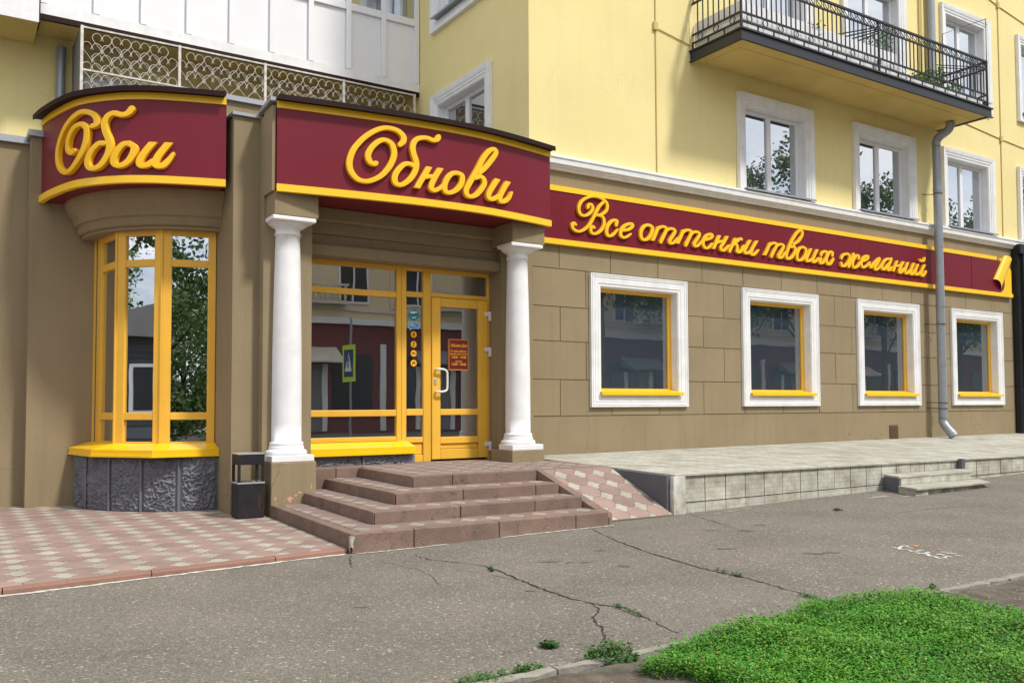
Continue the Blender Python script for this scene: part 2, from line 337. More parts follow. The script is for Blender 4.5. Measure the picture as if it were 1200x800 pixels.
LETTERS={
'f2':[('о',1,[[(1.486,4.501),(1.525,4.544),(1.523,4.608),(1.453,4.667),(1.338,4.685),(1.240,4.665),(1.132,4.608),(1.016,4.514),(0.911,4.386),(0.858,4.265),(0.847,4.160),(0.881,4.071),(0.955,4.006),(1.049,3.993),(1.145,4.022),(1.252,4.092),(1.339,4.197),(1.393,4.309),(1.406,4.395),(1.382,4.477),(1.338,4.516),(1.273,4.529),(1.197,4.493),(1.122,4.417),(1.078,4.333),(1.078,4.281),(1.107,4.232),(1.150,4.216),(1.174,4.228)]]),
('б',1,[[(1.997,4.666),(1.971,4.629),(1.923,4.615),(1.853,4.629),(1.795,4.628),(1.715,4.603),(1.665,4.552),(1.646,4.480),(1.659,4.407),(1.687,4.336),(1.696,4.272),(1.676,4.184),(1.615,4.086),(1.537,4.018),(1.471,3.995),(1.421,4.021),(1.413,4.089),(1.454,4.173),(1.531,4.254),(1.603,4.273),(1.659,4.257)]]),
('н',1,[[(1.869,4.268),(1.818,4.181),(1.738,4.047),(1.705,3.984)],[(1.790,4.127),(1.853,4.144),(1.941,4.156)],[(2.025,4.273),(1.959,4.167),(1.904,4.057),(1.897,4.002),(1.942,3.980),(2.012,4.015),(2.066,4.072)]]),
('о',1,[[(2.263,4.246),(2.322,4.231),(2.339,4.181),(2.315,4.101),(2.249,4.023),(2.152,3.977),(2.090,3.996),(2.084,4.071),(2.126,4.163),(2.191,4.228),(2.263,4.246)]]),
('в',1,[[(2.604,4.303),(2.687,4.376),(2.789,4.495),(2.862,4.605),(2.835,4.648),(2.760,4.616),(2.658,4.497),(2.560,4.326),(2.449,4.144),(2.395,4.042),(2.409,3.985),(2.463,3.968),(2.538,3.996),(2.615,4.072),(2.672,4.164),(2.658,4.228),(2.601,4.249),(2.539,4.222)]]),
('и',1,[[(2.894,4.260),(2.833,4.178),(2.751,4.057),(2.743,3.996),(2.795,3.979),(2.862,4.008),(2.932,4.048)],[(3.076,4.257),(3.003,4.157),(2.932,4.036),(2.939,3.977),(3.002,3.981),(3.083,4.036),(3.132,4.117)]]),
],
'f1':[('о',1,[[(1.445,4.588),(1.502,4.605),(1.505,4.670),(1.442,4.738),(1.304,4.780),(1.168,4.758),(0.970,4.672),(0.825,4.549),(0.748,4.424),(0.744,4.284),(0.825,4.171),(0.977,4.100),(1.118,4.127),(1.261,4.250),(1.345,4.389),(1.368,4.522),(1.344,4.593),(1.270,4.634),(1.150,4.610),(1.044,4.519),(1.007,4.415),(1.036,4.348),(1.113,4.314),(1.162,4.330)]]),
('б',1,[[(1.953,4.760),(1.906,4.709),(1.833,4.692),(1.735,4.717),(1.655,4.683),(1.614,4.605),(1.631,4.509),(1.675,4.411),(1.688,4.330),(1.659,4.224),(1.566,4.110),(1.455,4.081),(1.391,4.125),(1.390,4.207),(1.451,4.302),(1.538,4.366),(1.623,4.368)]]),
('о',1,[[(1.924,4.352),(1.983,4.305),(1.971,4.224),(1.908,4.131),(1.815,4.090),(1.748,4.124),(1.747,4.191),(1.798,4.283),(1.859,4.341),(1.924,4.352)]]),
('и',1,[[(2.195,4.368),(2.098,4.238),(2.049,4.144),(2.062,4.090),(2.125,4.094),(2.198,4.140)],[(2.367,4.370),(2.258,4.216),(2.221,4.121),(2.248,4.086),(2.309,4.102),(2.370,4.168),(2.416,4.239)]]),
],
'band':[('в',0.85,[[(8.148,4.065),(8.117,4.084),(8.084,4.053),(8.097,4.001),(8.163,3.965),(8.243,3.968),(8.338,4.016),(8.420,4.090),(8.483,4.184),(8.546,4.289),(8.616,4.396),(8.700,4.478)],[(8.389,4.358),(8.417,4.409),(8.464,4.406),(8.484,4.348),(8.436,4.277),(8.347,4.225),(8.266,4.224),(8.219,4.273),(8.220,4.360),(8.288,4.455),(8.397,4.518),(8.507,4.546),(8.631,4.541),(8.735,4.499),(8.777,4.438),(8.762,4.359),(8.705,4.302),(8.635,4.269),(8.573,4.254)],[(8.601,4.261),(8.684,4.239),(8.711,4.165),(8.682,4.068),(8.612,3.995),(8.522,3.956),(8.453,3.973),(8.444,4.027),(8.475,4.068),(8.509,4.055)]]),
('с',1,[[(8.957,4.148),(8.972,4.205),(8.922,4.216),(8.851,4.181),(8.780,4.101),(8.758,4.016),(8.785,3.958),(8.856,3.960),(8.927,4.011),(8.980,4.072)]]),
('е',1,[[(9.106,4.074),(9.208,4.096),(9.288,4.150),(9.289,4.189),(9.216,4.187),(9.121,4.138),(9.056,4.064),(9.048,3.990),(9.105,3.957),(9.177,3.975),(9.258,4.029)]]),
('о',1,[[(9.657,4.215),(9.720,4.185),(9.706,4.096),(9.641,4.002),(9.552,3.963),(9.486,3.987),(9.472,4.072),(9.524,4.164),(9.593,4.208),(9.657,4.215)]]),
('т',1,[[(9.861,4.214),(9.802,4.106),(9.723,3.967)],[(9.848,4.179),(9.919,4.216),(9.997,4.219),(10.029,4.183),(9.982,4.095),(9.903,3.965)],[(10.023,4.158),(10.088,4.199),(10.174,4.208),(10.220,4.174),(10.172,4.095),(10.098,3.999),(10.118,3.964),(10.184,3.973),(10.244,4.023),(10.278,4.066)]]),
('т',1,[[(10.420,4.220),(10.358,4.104),(10.276,3.972)],[(10.406,4.178),(10.481,4.218),(10.562,4.223),(10.596,4.188),(10.546,4.093),(10.463,3.965)],[(10.588,4.157),(10.650,4.202),(10.739,4.213),(10.783,4.177),(10.730,4.091),(10.658,4.004),(10.680,3.968),(10.745,3.980),(10.805,4.028),(10.840,4.072)]]),
('е',1,[[(10.940,4.102),(11.038,4.137),(11.093,4.183),(11.054,4.209),(10.969,4.181),(10.891,4.102),(10.869,4.019),(10.923,3.961),(11.007,3.973),(11.086,4.050)]]),
('н',1,[[(11.266,4.211),(11.185,4.080),(11.117,3.961)],[(11.207,4.077),(11.278,4.104),(11.357,4.112)],[(11.453,4.217),(11.371,4.098),(11.291,4.003),(11.318,3.958),(11.390,3.968),(11.496,4.059)]]),
('к',1,[[(11.664,4.204),(11.588,4.078),(11.509,3.959)],[(11.803,4.177),(11.804,4.203),(11.759,4.193),(11.700,4.151),(11.625,4.097),(11.684,4.087),(11.704,4.027),(11.696,3.974),(11.747,3.960),(11.807,3.994),(11.868,4.073)]]),
('и',1,[[(12.036,4.205),(11.938,4.080),(11.886,3.991),(11.918,3.960),(11.993,3.975),(12.077,4.019)],[(12.207,4.209),(12.108,4.085),(12.046,3.995),(12.072,3.950),(12.143,3.962),(12.244,4.045)]]),
('т',1,[[(12.565,4.212),(12.486,4.085),(12.403,3.967)],[(12.555,4.172),(12.637,4.208),(12.709,4.205),(12.721,4.163),(12.651,4.064),(12.582,3.961)],[(12.721,4.157),(12.791,4.197),(12.883,4.203),(12.909,4.162),(12.833,4.055),(12.771,3.981),(12.807,3.956),(12.877,3.975),(12.953,4.066)]]),
('в',1,[[(13.190,4.239),(13.333,4.316),(13.431,4.428),(13.437,4.504),(13.367,4.512),(13.251,4.422),(13.125,4.271),(13.028,4.111),(12.984,4.007),(13.024,3.958),(13.117,3.981),(13.204,4.064),(13.238,4.155),(13.198,4.196),(13.123,4.182)]]),
('о',1,[[(13.454,4.214),(13.533,4.183),(13.521,4.080),(13.442,3.984),(13.342,3.956),(13.286,3.983),(13.295,4.085),(13.363,4.180),(13.454,4.214)]]),
('и',1,[[(13.684,4.207),(13.604,4.087),(13.543,3.986),(13.596,3.962),(13.717,4.008)],[(13.866,4.207),(13.784,4.091),(13.726,3.983),(13.765,3.957),(13.844,3.993),(13.904,4.050)]]),
('х',1,[[(13.975,4.108),(14.016,4.163),(14.096,4.190),(14.141,4.168),(14.123,4.082),(14.044,3.985),(13.970,3.952),(13.922,3.981),(13.963,4.036)],[(14.301,4.134),(14.310,4.183),(14.250,4.195),(14.168,4.125),(14.125,4.030),(14.159,3.958),(14.239,3.965),(14.327,4.061)]]),
('ж',1,[[(14.578,4.102),(14.641,4.169),(14.764,4.204),(14.829,4.155),(14.783,4.041),(14.683,3.963),(14.591,3.955),(14.568,4.000)],[(14.957,4.213),(14.883,4.089),(14.793,3.956)],[(15.104,4.148),(15.115,4.193),(15.040,4.193),(14.953,4.103),(14.910,4.005),(14.965,3.950),(15.078,3.988),(15.143,4.056)]]),
('е',1,[[(15.258,4.106),(15.374,4.152),(15.419,4.210),(15.337,4.208),(15.221,4.123),(15.193,4.029),(15.254,3.978),(15.382,4.029),(15.466,4.100)]]),
('л',1,[[(15.454,4.054),(15.496,3.998),(15.589,4.078),(15.788,4.207),(15.705,4.088),(15.617,4.000),(15.667,3.964),(15.768,4.012),(15.828,4.082)]]),
('а',1,[[(16.170,4.205),(16.051,4.217),(15.929,4.147),(15.847,4.043),(15.903,3.988),(16.005,4.048),(16.156,4.183)],[(16.176,4.225),(16.091,4.088),(16.035,4.010),(16.096,3.990),(16.197,4.064)]]),
('н',1,[[(16.372,4.209),(16.286,4.071),(16.228,3.976)],[(16.300,4.093),(16.496,4.118)],[(16.581,4.208),(16.484,4.087),(16.423,3.992),(16.485,3.972),(16.619,4.065)]]),
('и',1,[[(16.746,4.208),(16.658,4.068),(16.636,3.987),(16.704,3.973),(16.822,4.040)],[(16.949,4.209),(16.860,4.085),(16.815,3.990),(16.884,3.970),(17.008,4.072)]]),
('й',1,[[(17.097,4.201),(17.008,4.063),(16.990,3.982),(17.066,3.976),(17.175,4.026)],[(17.331,4.207),(17.234,4.082),(17.185,3.994),(17.264,3.966),(17.367,4.058)],[(17.150,4.306),(17.205,4.273),(17.291,4.288),(17.327,4.334)]]),
],}
W = 10.92
XE = 7.36                                  # left corner of the yellow front wall
F1 = [(1.0,12.7),(1.07,12.3),(1.22,11.76),(1.38,11.43),(1.67,11.10),(1.98,10.89),(2.36,10.74),(2.78,10.61)]
F2 = [(3.21,10.03),(3.79,9.94),(4.4,9.86),(5.06,9.80),(5.80,9.80),(6.4,9.88),(7.11,10.03)]
B = thing('building', 'pale yellow stuccoed apartment block with beige shop storey, portico and white window surrounds', 'building', (5, 11, 0))
Tret = lambda p: (XE+p[1], 25.99-p[0], p[2])         # local wall frame of the return wall (faces left)
LOW = [(8.48,10.61),(11.88,14.01),(15.13,17.26),(18.37,20.5)]
low_holes = [(a+.2, b-.27, 1.45, 3.155) for a,b in LOW]
UP = [(11.83,13.91,0),(15.1,17.2,0),(18.18,20.26,0),(21.3,23.4,0),(24.4,26.5,0)]
up_holes = [(a+.21, b-.23, 5.12, 6.68) for a,b,_ in UP]
UP3 = [(11.85,13.93),(18.25,20.24),(21.4,23.5),(24.5,26.6)]
up3_holes = [(a+.21, b-.23, 8.12 if a == 18.25 else 8.2, 9.9) for a,b in UP3]
door3 = (15.04, 16.74, 7.42, 9.85)
ret_holes = [(11.95+.22, 14.04-.22, 5.12, 6.65), (11.95+.22, 14.04-.22, 8.2, 9.9)]
# walls
wall(MB(), 7.205, 30, -.4, 4.93, W+.014, W+.45, low_holes).build('ground_floor_wall', beige, B)
wall(MB(), XE, 30, 4.93, 13.5, W, W+.45, up_holes+up3_holes+[door3]).build('upper_wall', yellow, B)
wall(MB(Tret), 25.99-15.6, 25.99-(W+.452), 4.6, 13.5, 0, .45, [(25.99-b, 25.99-a, c, d) for a,b,c,d in ret_holes]).build('return_wall', yellow, B)
MB().box(-9, XE, 15.5, 15.8, 4.5, 13.5).build('recessed_wall', yellow, B)
MB().box(3.30, XE-.003, 14.42, 14.62, 4.5, 6.26).build('parapet', beige, B)
MB().box(3.28, XE-.006, 14.36, 14.66, 6.262, 6.345).build('parapet_cap', metalcap, B)
MB().box(-9, .88, 13.0, 13.3, -.4, 4.70).build('left_wall', beige, B)
MB().box(-9, .90, 12.94, 13.34, 4.702, 4.79).build('wall_cap', metalcap, B)
MB().box(.88, 2.9, 12.7, 13.0, -.4, 4.74).build('bay_wall', beige, B)
MB().box(.84, 2.9, 12.64, 13.04, 4.742, 4.82).build('wall_cap', metalcap, B)
MB().prism([(2.855,12.695),(2.855,10.55),(3.17,10.55),(3.17,10.38),(3.77,10.38),(3.77,11.35),(3.4,12.695)], -.4, 4.76).build('left_pier', beige, B)
MB().box(3.165, 3.205, 10.06, 10.378, 3.79, 4.80).build('fascia_return', beige, B)
MB().hexa([(2.83,12.6,4.762),(2.83,10.51,4.762),(3.19,10.51,4.762),(3.19,12.6,4.762)], [(2.83,12.6,4.80),(2.83,10.51,4.80),(3.19,10.51,4.80),(3.19,12.6,4.80)]).build('pier_cap', metalcap, B)
MB().hexa([(3.13,10.50,4.802),(3.13,10.02,4.84),(3.24,10.02,4.84),(3.24,10.50,4.802)], [(3.13,10.50,4.84),(3.13,10.02,4.885),(3.24,10.02,4.885),(3.24,10.50,4.84)]).build('pier_cap', metalcap, B)
MB().prism([(6.657,11.35),(6.657,10.61),(7.2,10.61),(7.2,11.35)], -.4, 4.6).build('right_pier', beige, B)
MB().box(-9, 3.4, 13.3, 15.5, 4.4, 4.6).build('extension_roof', grey, B)
MB().prism([(3.4,11.36),(7.355,11.36),(7.355,14.41),(3.4,14.41)], 4.5, 4.62).build('extension_roof', grey, B)
# wall behind the shop entrance, header mouldings
MB().box(3.77, 6.657, 10.66, 11.34, 3.47, 4.55).build('header', beige, B)
MB().box(3.77, 6.657, 10.70, 11.34, 3.335, 3.468).build('header', beige, B)
MB().box(3.77, 6.657, 10.63, 11.34, 3.19, 3.333).build('header_moulding', beige, B, bevel=.012)
MB().box(3.772, 6.655, 10.56, 10.659, 3.62, 3.795).build('header_moulding', beige, B, bevel=.02)
# rusticated blocks of the shop front
def cut(rect, hole):
    a,b,c,d = rect; h0,h1,h2,h3 = hole
    if h1 <= a or h0 >= b or h3 <= c or h2 >= d: return [rect]
    o = []
    if h0 > a: o.append((a,h0,c,d))
    if h1 < b: o.append((h1,b,c,d))
    m0, m1 = max(a,h0), min(b,h1)
    if h3 < d: o.append((m0,m1,h3,d))
    if h2 > c: o.append((m0,m1,c,h2))
    return o
def blocks():
    rows = [(1.115,1.67,7.912),(1.67,2.255,7.405),(2.255,2.785,7.918),(2.785,3.37,7.405),(3.37,3.95,7.905)]
    cuts = [(a+.06,b-.06,1.33,3.33) for a,b in LOW]; g = .005
    for z0, z1, off in rows:
        x = off-1.01*1
        while x < 20.95:
            a, b = max(x, 7.205), min(x+1.01, 20.95)
            if b-a > .05:
                rs = [(a+g, b-g, z0+g, z1-g)]
                for h in cuts: rs = [q for r in rs for q in cut(r, h)]
                rs = [r for r in rs if r[1]-r[0] > .02 and r[3]-r[2] > .02]
                if rs:
                    mb = MB(); y = W-random.random()*.003
                    for r in rs: mb.box(r[0], r[1], y, W+.0135, r[2], r[3])
                    mb.build('block', beige_b, B, bevel=.004 if len(rs) == 1 else 0)
            x += 1.01
blocks()
MB().box(7.205, 20.95, W-.002, W+.0138, -.3, 1.108).build('socle', beige, B)
MB().box(7.3, 20.95, W-.002, W+.0138, 4.60, 4.90).build('frieze', beige, B)
# cornice
mb = MB()
prof = [(0,4.885),(-.05,4.89),(-.055,4.925),(-.08,4.93),(-.085,4.955),(-.12,4.965),(-.125,5.05),(-.14,5.052),(-.14,5.085),(-.10,5.105),(0,5.13)]
v = [(x, W+dy, z) for x in (7.0, 30.0) for dy, z in prof]; n = len(prof)
mb.add(v, [(k, k+1, n+k+1, n+k) for k in range(n-1)]+[tuple(range(n-1,-1,-1)), tuple(range(n,2*n))]); mb.build('cornice', whitew, B)
# ---- windows
PROF4 = [(0,-.02),(0,.03),(.035,.034),(.055,.046),(.06,.040),(.115,.044),(.12,.036),(.132,.036),(.137,.044),(.165,.05),(.168,.040),(.178,.040),(.182,.05),(.2,.05),(.205,0)]
PROFU = [(0,-.02),(0,.03),(.05,.034),(.055,.045),(.10,.05),(.105,.058),(.14,.066),(.18,.072),(.2,.074),(.205,0)]
def vline(mb, x, w, z0, z1, y0, y1): mb.box(x-w/2, x+w/2, y0, y1, z0, z1)
def room(mb, x0, x1, z0, z1, y, d):
    v = [(x0,y,z0),(x1,y,z0),(x1,y,z1),(x0,y,z1),(x0,y+d,z0),(x1,y+d,z0),(x1,y+d,z1),(x0,y+d,z1)]
    mb.add(v, [(4,5,6,7),(0,4,7,3),(1,2,6,5),(3,7,6,2),(0,1,5,4)])
def wavy(mb, x0, x1, z0, z1, y, n=14, amp=.025):
    v = []
    for i in range(n+1):
        x = x0+(x1-x0)*i/n; yy = y+amp*sin(i*1.9)+amp*.4*sin(i*4.1)
        v += [(x,yy,z0),(x,yy,z1)]
    mb.add(v, [(2*i,2*i+2,2*i+3,2*i+1) for i in range(n)], True)
for (a,b),h in zip(LOW, low_holes):
    w = link('shop_window', None, B); x0,x1,z0,z1 = h
    MB().ring(x0, x1, z0, z1, [(u*(1 if u < .01 else 1),k) for u,k in PROF4], W-.003).build('surround', white, w)
    mb = MB(); t = .012; y0, y1 = W-.02, W+.17        # white reveal lining
    mb.box(x0-.002,x0+t,y0,y1,z0,z1); mb.box(x1-t,x1+.002,y0,y1,z0,z1); mb.box(x0+t,x1-t,y0,y1,z1-t,z1+.002); mb.box(x0+t,x1-t,y0,y1,z0-.002,z0+t)
    mb.build('reveal', white, w)
    mb = MB(); f = .075; yf = W+.13
    mb.box(x0+t,x0+t+f,yf,yf+.07,z0+t,z1-t); mb.box(x1-t-f,x1-t,yf,yf+.07,z0+t,z1-t); mb.box(x0+t+f,x1-t-f,yf+.002,yf+.07,z1-t-f*.75,z1-t); mb.box(x0+t+f,x1-t-f,yf+.002,yf+.07,z0+t,z0+t+f*1.1)
    mb.build('frame', yframe, w, bevel=.006)
    mb = MB(); mb.hexa([(x0-.03,W-.10,z0+.012),(x1+.05,W-.10,z0+.012),(x1-t,yf,z0+.06),(x0+t,yf,z0+.06)], [(x0-.03,W-.10,z0+.034),(x1+.05,W-.10,z0+.034),(x1-t,yf,z0+.082),(x0+t,yf,z0+.082)])
    mb.box(x0-.03,x1+.05,W-.103,W-.093,z0-.012,z0+.034); mb.build('sill', ysill, w)
    MB().box(x0+t+f-.01, x1-t-f+.01, yf+.03, yf+.036, z0+t+f-.01, z1-t-f*.75+.01).build('pane', glass, w)
    mb = MB(); room(mb, x0, x1, z0, z1, yf+.071, 1.1); mb.build('interior', interior, w)
    mb = MB(); wavy(mb, x1-.30, x1-.09, z0+.05, z1-.05, yf+.16); mb.build('curtain', curtain, w)
def flat_window(a, b, h, parent, T=None, lower=True, open_door=False):
    w = link('balcony_door' if open_door else 'window', None, parent); x0,x1,z0,z1 = h
    y = 0 if T else W; t = .014; oh = .12 if lower else .02
    MB(T).ring(x0, x1, z0, z1, PROFU, y-.003, 3 if lower else 4).build('surround', white if T else whitew, w)
    mb = MB(T); y0, y1 = y-.02, y+.17
    mb.box(x0-.002,x0+t,y0,y1,z0,z1); mb.box(x1-t,x1+.002,y0,y1,z0,z1); mb.box(x0+t,x1-t,y0,y1,z1-t,z1+.002); mb.build('reveal', white, w)
    yf = y+.13; f = .07; mb = MB(T); mid = (x0+x1)/2-.03
    mb.box(x0+t,x0+t+f,yf,yf+.07,z0,z1-t); mb.box(x1-t-f,x1-t,yf,yf+.07,z0,z1-t); mb.box(x0+t+f,x1-t-f,yf+.002,yf+.07,z1-t-f,z1-t); mb.box(x0+t+f,x1-t-f,yf+.002,yf+.07,z0,z0+f)
    mb.box(mid-.055,mid+.055,yf-.004,yf+.066,z0+f,z1-t-f); mb.build('frame', upvc, w, bevel=.006)
    MB(T).box(x0+t+f-.01, mid-.05, yf+.03, yf+.036, z0+f-.01, z1-t-f+.01).build('pane', glass_up, w)
    MB(T).box(mid+.05, x1-t-f+.01, yf+.03, yf+.036, z0+f-.01, z1-t-f+.01).build('pane', glass_up, w)
    mb = MB(T); mb.hexa([(x0-oh,y-.16,z0-.006),(x1+oh,y-.16,z0-.006),(x1+.02,yf,z0+.03),(x0-.02,yf,z0+.03)], [(x0-oh,y-.16,z0+.014),(x1+oh,y-.16,z0+.014),(x1+.02,yf,z0+.05),(x0-.02,yf,z0+.05)])
    mb.box(x0-oh,x1+oh,y-.165,y-.157,z0-.02,z0+.014); mb.build('sill', metalcap, w)
    mb = MB(T); room(mb, x0, x1, z0, z1, yf+.071, 1.0); mb.build('interior', interior, w)
    mb = MB(T); wavy(mb, x0+.05, x0+.05+(x1-x0)*.30, z0+.03, z1-.1, yf+.16); wavy(mb, x1-.28, x1-.06, z0+.03, z1-.1, yf+.16); mb.build('curtain', curtain, w)
for (a,b,_),h in zip(UP, up_holes): flat_window(a, b, h, B)
for (a,b),h in zip(UP3, up3_holes): flat_window(a, b, h, B, lower=False)
flat_window(0, 0, door3, B, open_door=True)
for a,b,c,d in ret_holes: flat_window(0, 0, (25.99-b, 25.99-a, c, d), B, T=Tret, lower=False)
# ---- signs: curved fascias and wall band
def ribbon(pts, w, h, off=0, cap0='r', cap1='r', taper=1.):
    """raised letter stroke in its own plane: list of cross sections (s, z, height)"""
    P = [Vector(p) for p in cr(pts, 6)]; n = len(P); L = [0]
    for i in range(1, n): L.append(L[-1]+(P[i]-P[i-1]).length)
    secs = []
    T = [(P[min(i+1,n-1)]-P[max(i-1,0)]).normalized() for i in range(n)]
    closed = (P[0]-P[-1]).length < .012
    if closed: T[0] = T[-1] = (P[1]-P[-2]).normalized()
    def width(i): return w*(1-(1-taper)*max(0, (L[i]/L[-1]-.72)/.28))
    r0 = w/2*(.74+.36*abs(T[0].y)**1.5); r1 = width(n-1)/2*(.74+.36*abs(T[-1].y)**1.5)
    if not closed:
        for a in ((.08,.40,.8) if cap0 == 'r' else ()): secs.append((P[0]-T[0]*r0*(cos(a*pi/2) if cap0 == 'r' else .25*(1-a)), T[0], r0*sin(a*pi/2) if cap0 == 'r' else r0*a))
    for i in range(n): secs.append((P[i], T[i], width(i)/2*(.74+.36*abs(T[i].y)**1.5)))
    if not closed:
        for a in ((.8,.4,.08) if cap1 == 'r' else ()): secs.append((P[-1]+T[-1]*r1*(cos(a*pi/2) if cap1 == 'r' else .25*(1-a)), T[-1], r1*sin(a*pi/2) if cap1 == 'r' else r1*a))
    shr = {}
    for e, c in ((0, cap0), (len(secs)-1, cap1)):
        if c == 'b' and not closed:
            p, t, r = secs[e]
            if abs(t.y) > .5: shr[e] = -t.x*r/t.y
    V = []; F = []
    for p, t, r in secs:
        nn = Vector((-t.y, t.x))
        for u, k in ((-1,0),(-1,h-.005),(-.88,h),(0,h+.0012),(.88,h),(1,h-.005),(1,0)):
            q = p+nn*(u*r)+t*(u*shr.get(len(V)//7, 0)); V.append((q.x, q.y, k+(off+.0022*len(V)/(7*len(secs)) if k else 0)))
    m = 7; q = len(secs)
    for i in range(q-1):
        for k in range(m-1): F.append((i*m+k, i*m+k+1, (i+1)*m+k+1, (i+1)*m+k))
    if not closed: F += [tuple(range(m)), tuple(range((q-1)*m+m-1, (q-1)*m-1, -1))]
    return V, F
def letters(key, place, w, h, sign, blunt='нтик'):
    NAMES = {}
    for ch, wm, strokes in LETTERS[key]:
        mb = MB()
        for si, st in enumerate(strokes):
            b = ch in 'нити' and True
            c0 = 'b' if ch in 'нтикй' and len(st) < 12 else 'r'
            closed = abs(st[0][0]-st[-1][0]) < .012 and abs(st[0][1]-st[-1][1]) < .012
            last = ch in 'нийт' and si == len(strokes)-1 and len(st) >= 6 or (ch in 'есла')
            V, F = ribbon(st, w*wm, h, si*.0012, c0, 'r' if not (ch in 'нт' and len(st) <= 4) else 'b', .55 if last else 1.)
            mb.add([place(*v) for v in V], F)
        mb.build('letter', ysign, sign)
def curve_sign(nodes, zb, zt, key, name, label, w, h, soffit):
    path = cr(nodes, 16)
    t = [0]
    for i in range(1, len(path)): t.append(t[-1]+math.hypot(path[i][0]-path[i-1][0], path[i][1]-path[i-1][1]))
    nr = normals(path)
    def place(s, z, k):
        i = 0
        while i < len(t)-2 and t[i+1] < s: i += 1
        u = (s-t[i])/(t[i+1]-t[i]); n0, n1 = nr[i], nr[i+1]
        return (path[i][0]*(1-u)+path[i+1][0]*u+(n0[0]*(1-u)+n1[0]*u)*k, path[i][1]*(1-u)+path[i+1][1]*u+(n0[1]*(1-u)+n1[1]*u)*k, z)
    sg = thing(name, label, 'sign', (path[len(path)//2][0], path[len(path)//2][1], zb))
    # panels: split where the sheet seams are
    k = len(path)-1
    cuts = {'f1': [0, int(k*.33), int(k*.80), k], 'f2': [0, k]}[key]
    for a, b in zip(cuts[:-1], cuts[1:]): MB().sheet([path[i] for i in range(a, b+1)], zb+.088, zt-.082, .03).build('panel', maroon, sg)
    MB().sheet(offset(path, .018), zt-.08, zt, .05).build('top_trim', ytrim, sg)
    MB().sheet(offset(path, .028), zb, zb+.086, .06).build('bottom_trim', ytrim, sg)
    MB().sheet(offset(path, -.035), zb+.006, zt-.004, .02).build('backing', maroon_d, sg)
    MB().prism([(x, y) for x, y in offset(path, -.005)]+soffit, zb+.014, zb+.03).build('soffit', maroon, sg)
    op = offset(path, .10)
    MB().prism(op+soffit, zt+.004, zt+.035).build('roof_sheet', maroon_d, sg)
    MB().sheet(offset(path, .115), zt-.012, zt+.05, .012).build('roof_lip', maroon_d, sg)
    letters(key, place, w, h, sg)
    return sg, path
curve_sign(F1, 3.895, 4.965, 'f1', 'shop_sign', 'curved maroon fascia sign reading Обои in raised yellow script above the bay window', .078, .055, [(2.82,12.6),(1.2,12.69)])
curve_sign(F2, 3.78, 4.845, 'f2', 'shop_sign', 'bowed maroon fascia sign reading Обнови in raised yellow script over the columned entrance', .070, .055, [(7.11,10.9),(3.21,10.9)])
BS = thing('shop_sign', 'long flat maroon wall sign reading Все оттенки твоих желаний with a curled yellow end', 'sign', (14, W, 3.73))
for a, b in ((7.05,11.30),(11.304,15.22),(15.224,19.16)): MB().box(a, b, 10.855, W-.004, 3.815, 4.55).build('panel', maroon, BS)
mb = MB(); mb.prism([(19.164,3.815),(20.25,3.815),(20.36,3.83),(20.46,3.89),(20.51,3.98),(20.53,4.15),(20.45,4.55),(19.164,4.55)], 0, .066)
mb.v = [(x, W-.004-z, y) for x, y, z in mb.v]; mb.build('panel', maroon, BS)
MB().box(7.05, 20.2, 10.843, W-.004, 4.552, 4.635).build('top_trim', ytrim, BS)
MB().box(7.05, 20.84, 10.835, W-.004, 3.73, 3.813).build('bottom_trim', ytrim, BS)
mb = MB(); mb.prism([(20.2,3.815),(20.84,3.815),(20.84,4.36),(20.60,4.62),(20.40,4.62),(20.2,4.3)], 0, .05); mb.v = [(x, W-.004-z, y) for x, y, z in mb.v]; mb.build('corner_panel', ytrim, BS)
mb = MB(); n = 10; v = []
for i in range(n+1):
    a = pi*i/n; q = -cos(a)*.5+.5; hgt = .062+.085*sin(a)
    v += [(20.03+.29*q, W-hgt, 4.10-.20*q*q*1.15), (20.50+.30*q, W-hgt, 4.70-.10*q*q-.02)]
mb.add(v, [(2*i,2*i+2,2*i+3,2*i+1) for i in range(n)], True); mb.build('curled_edge', ytrim, BS)
letters('band', lambda s, z, k: (s, 10.852-k, z), .062, .042, BS)
# ---- portico columns
def column(cx, cy, zb, zt, wp):
    c = link('column', None, B)
    if wp > .3: MB().box(3.18, 3.72, 10.05, 10.378, -.1, .63).build('pedestal', beige, c, bevel=.01)
    else: MB().box(6.475, 7.01, 10.05, 10.608, .4, .665).build('pedestal', beige, c, bevel=.01)
    MB().box(cx-.255, cx+.255, cy-.255, cy+(.03 if wp > .3 else .1), zb, zb+.075).build('plinth', white_col, c, bevel=.008)
    z = zb+.077
    prof = [(.235,z),(.242,z+.012),(.242,z+.03),(.232,z+.05),(.212,z+.058),(.205,z+.07),(.207,z+.085),(.200,z+.10),(.193,z+.108),(.198,z+.12),(.198,z+.135),(.188,z+.148),(.176,z+.155)]
    H = zt-.2-z-.155
    for i in range(13):
        u = i/12; prof.append((.174-.031*u**1.6+.004*sin(pi*u), z+.155+H*u))
    zz = zt-.2; prof += [(.152,zz+.004),(.158,zz+.018),(.152,zz+.032),(.146,zz+.04),(.146,zz+.075),(.156,zz+.085),(.19,zz+.105),(.222,zz+.128),(.235,zz+.14),(.235,zz+.15)]
    MB().lathe(prof, cx, cy, 40).build('shaft', white_col, c)
    mb = MB(); mb.box(cx-.262, cx+.262, cy-.262, cy+(.04 if wp > .3 else .12), zt-.05, zt); mb.build('abacus', white_col, c, bevel=.01)
    if wp > .3: MB().box(3.2, 3.735, 10.06, 10.378, zt+.002, 3.795).build('impost_block', beige, c, bevel=.01)
    else: MB().box(6.50, 7.035, 10.06, 10.608, zt+.002, 3.795).build('impost_block', beige, c, bevel=.01)
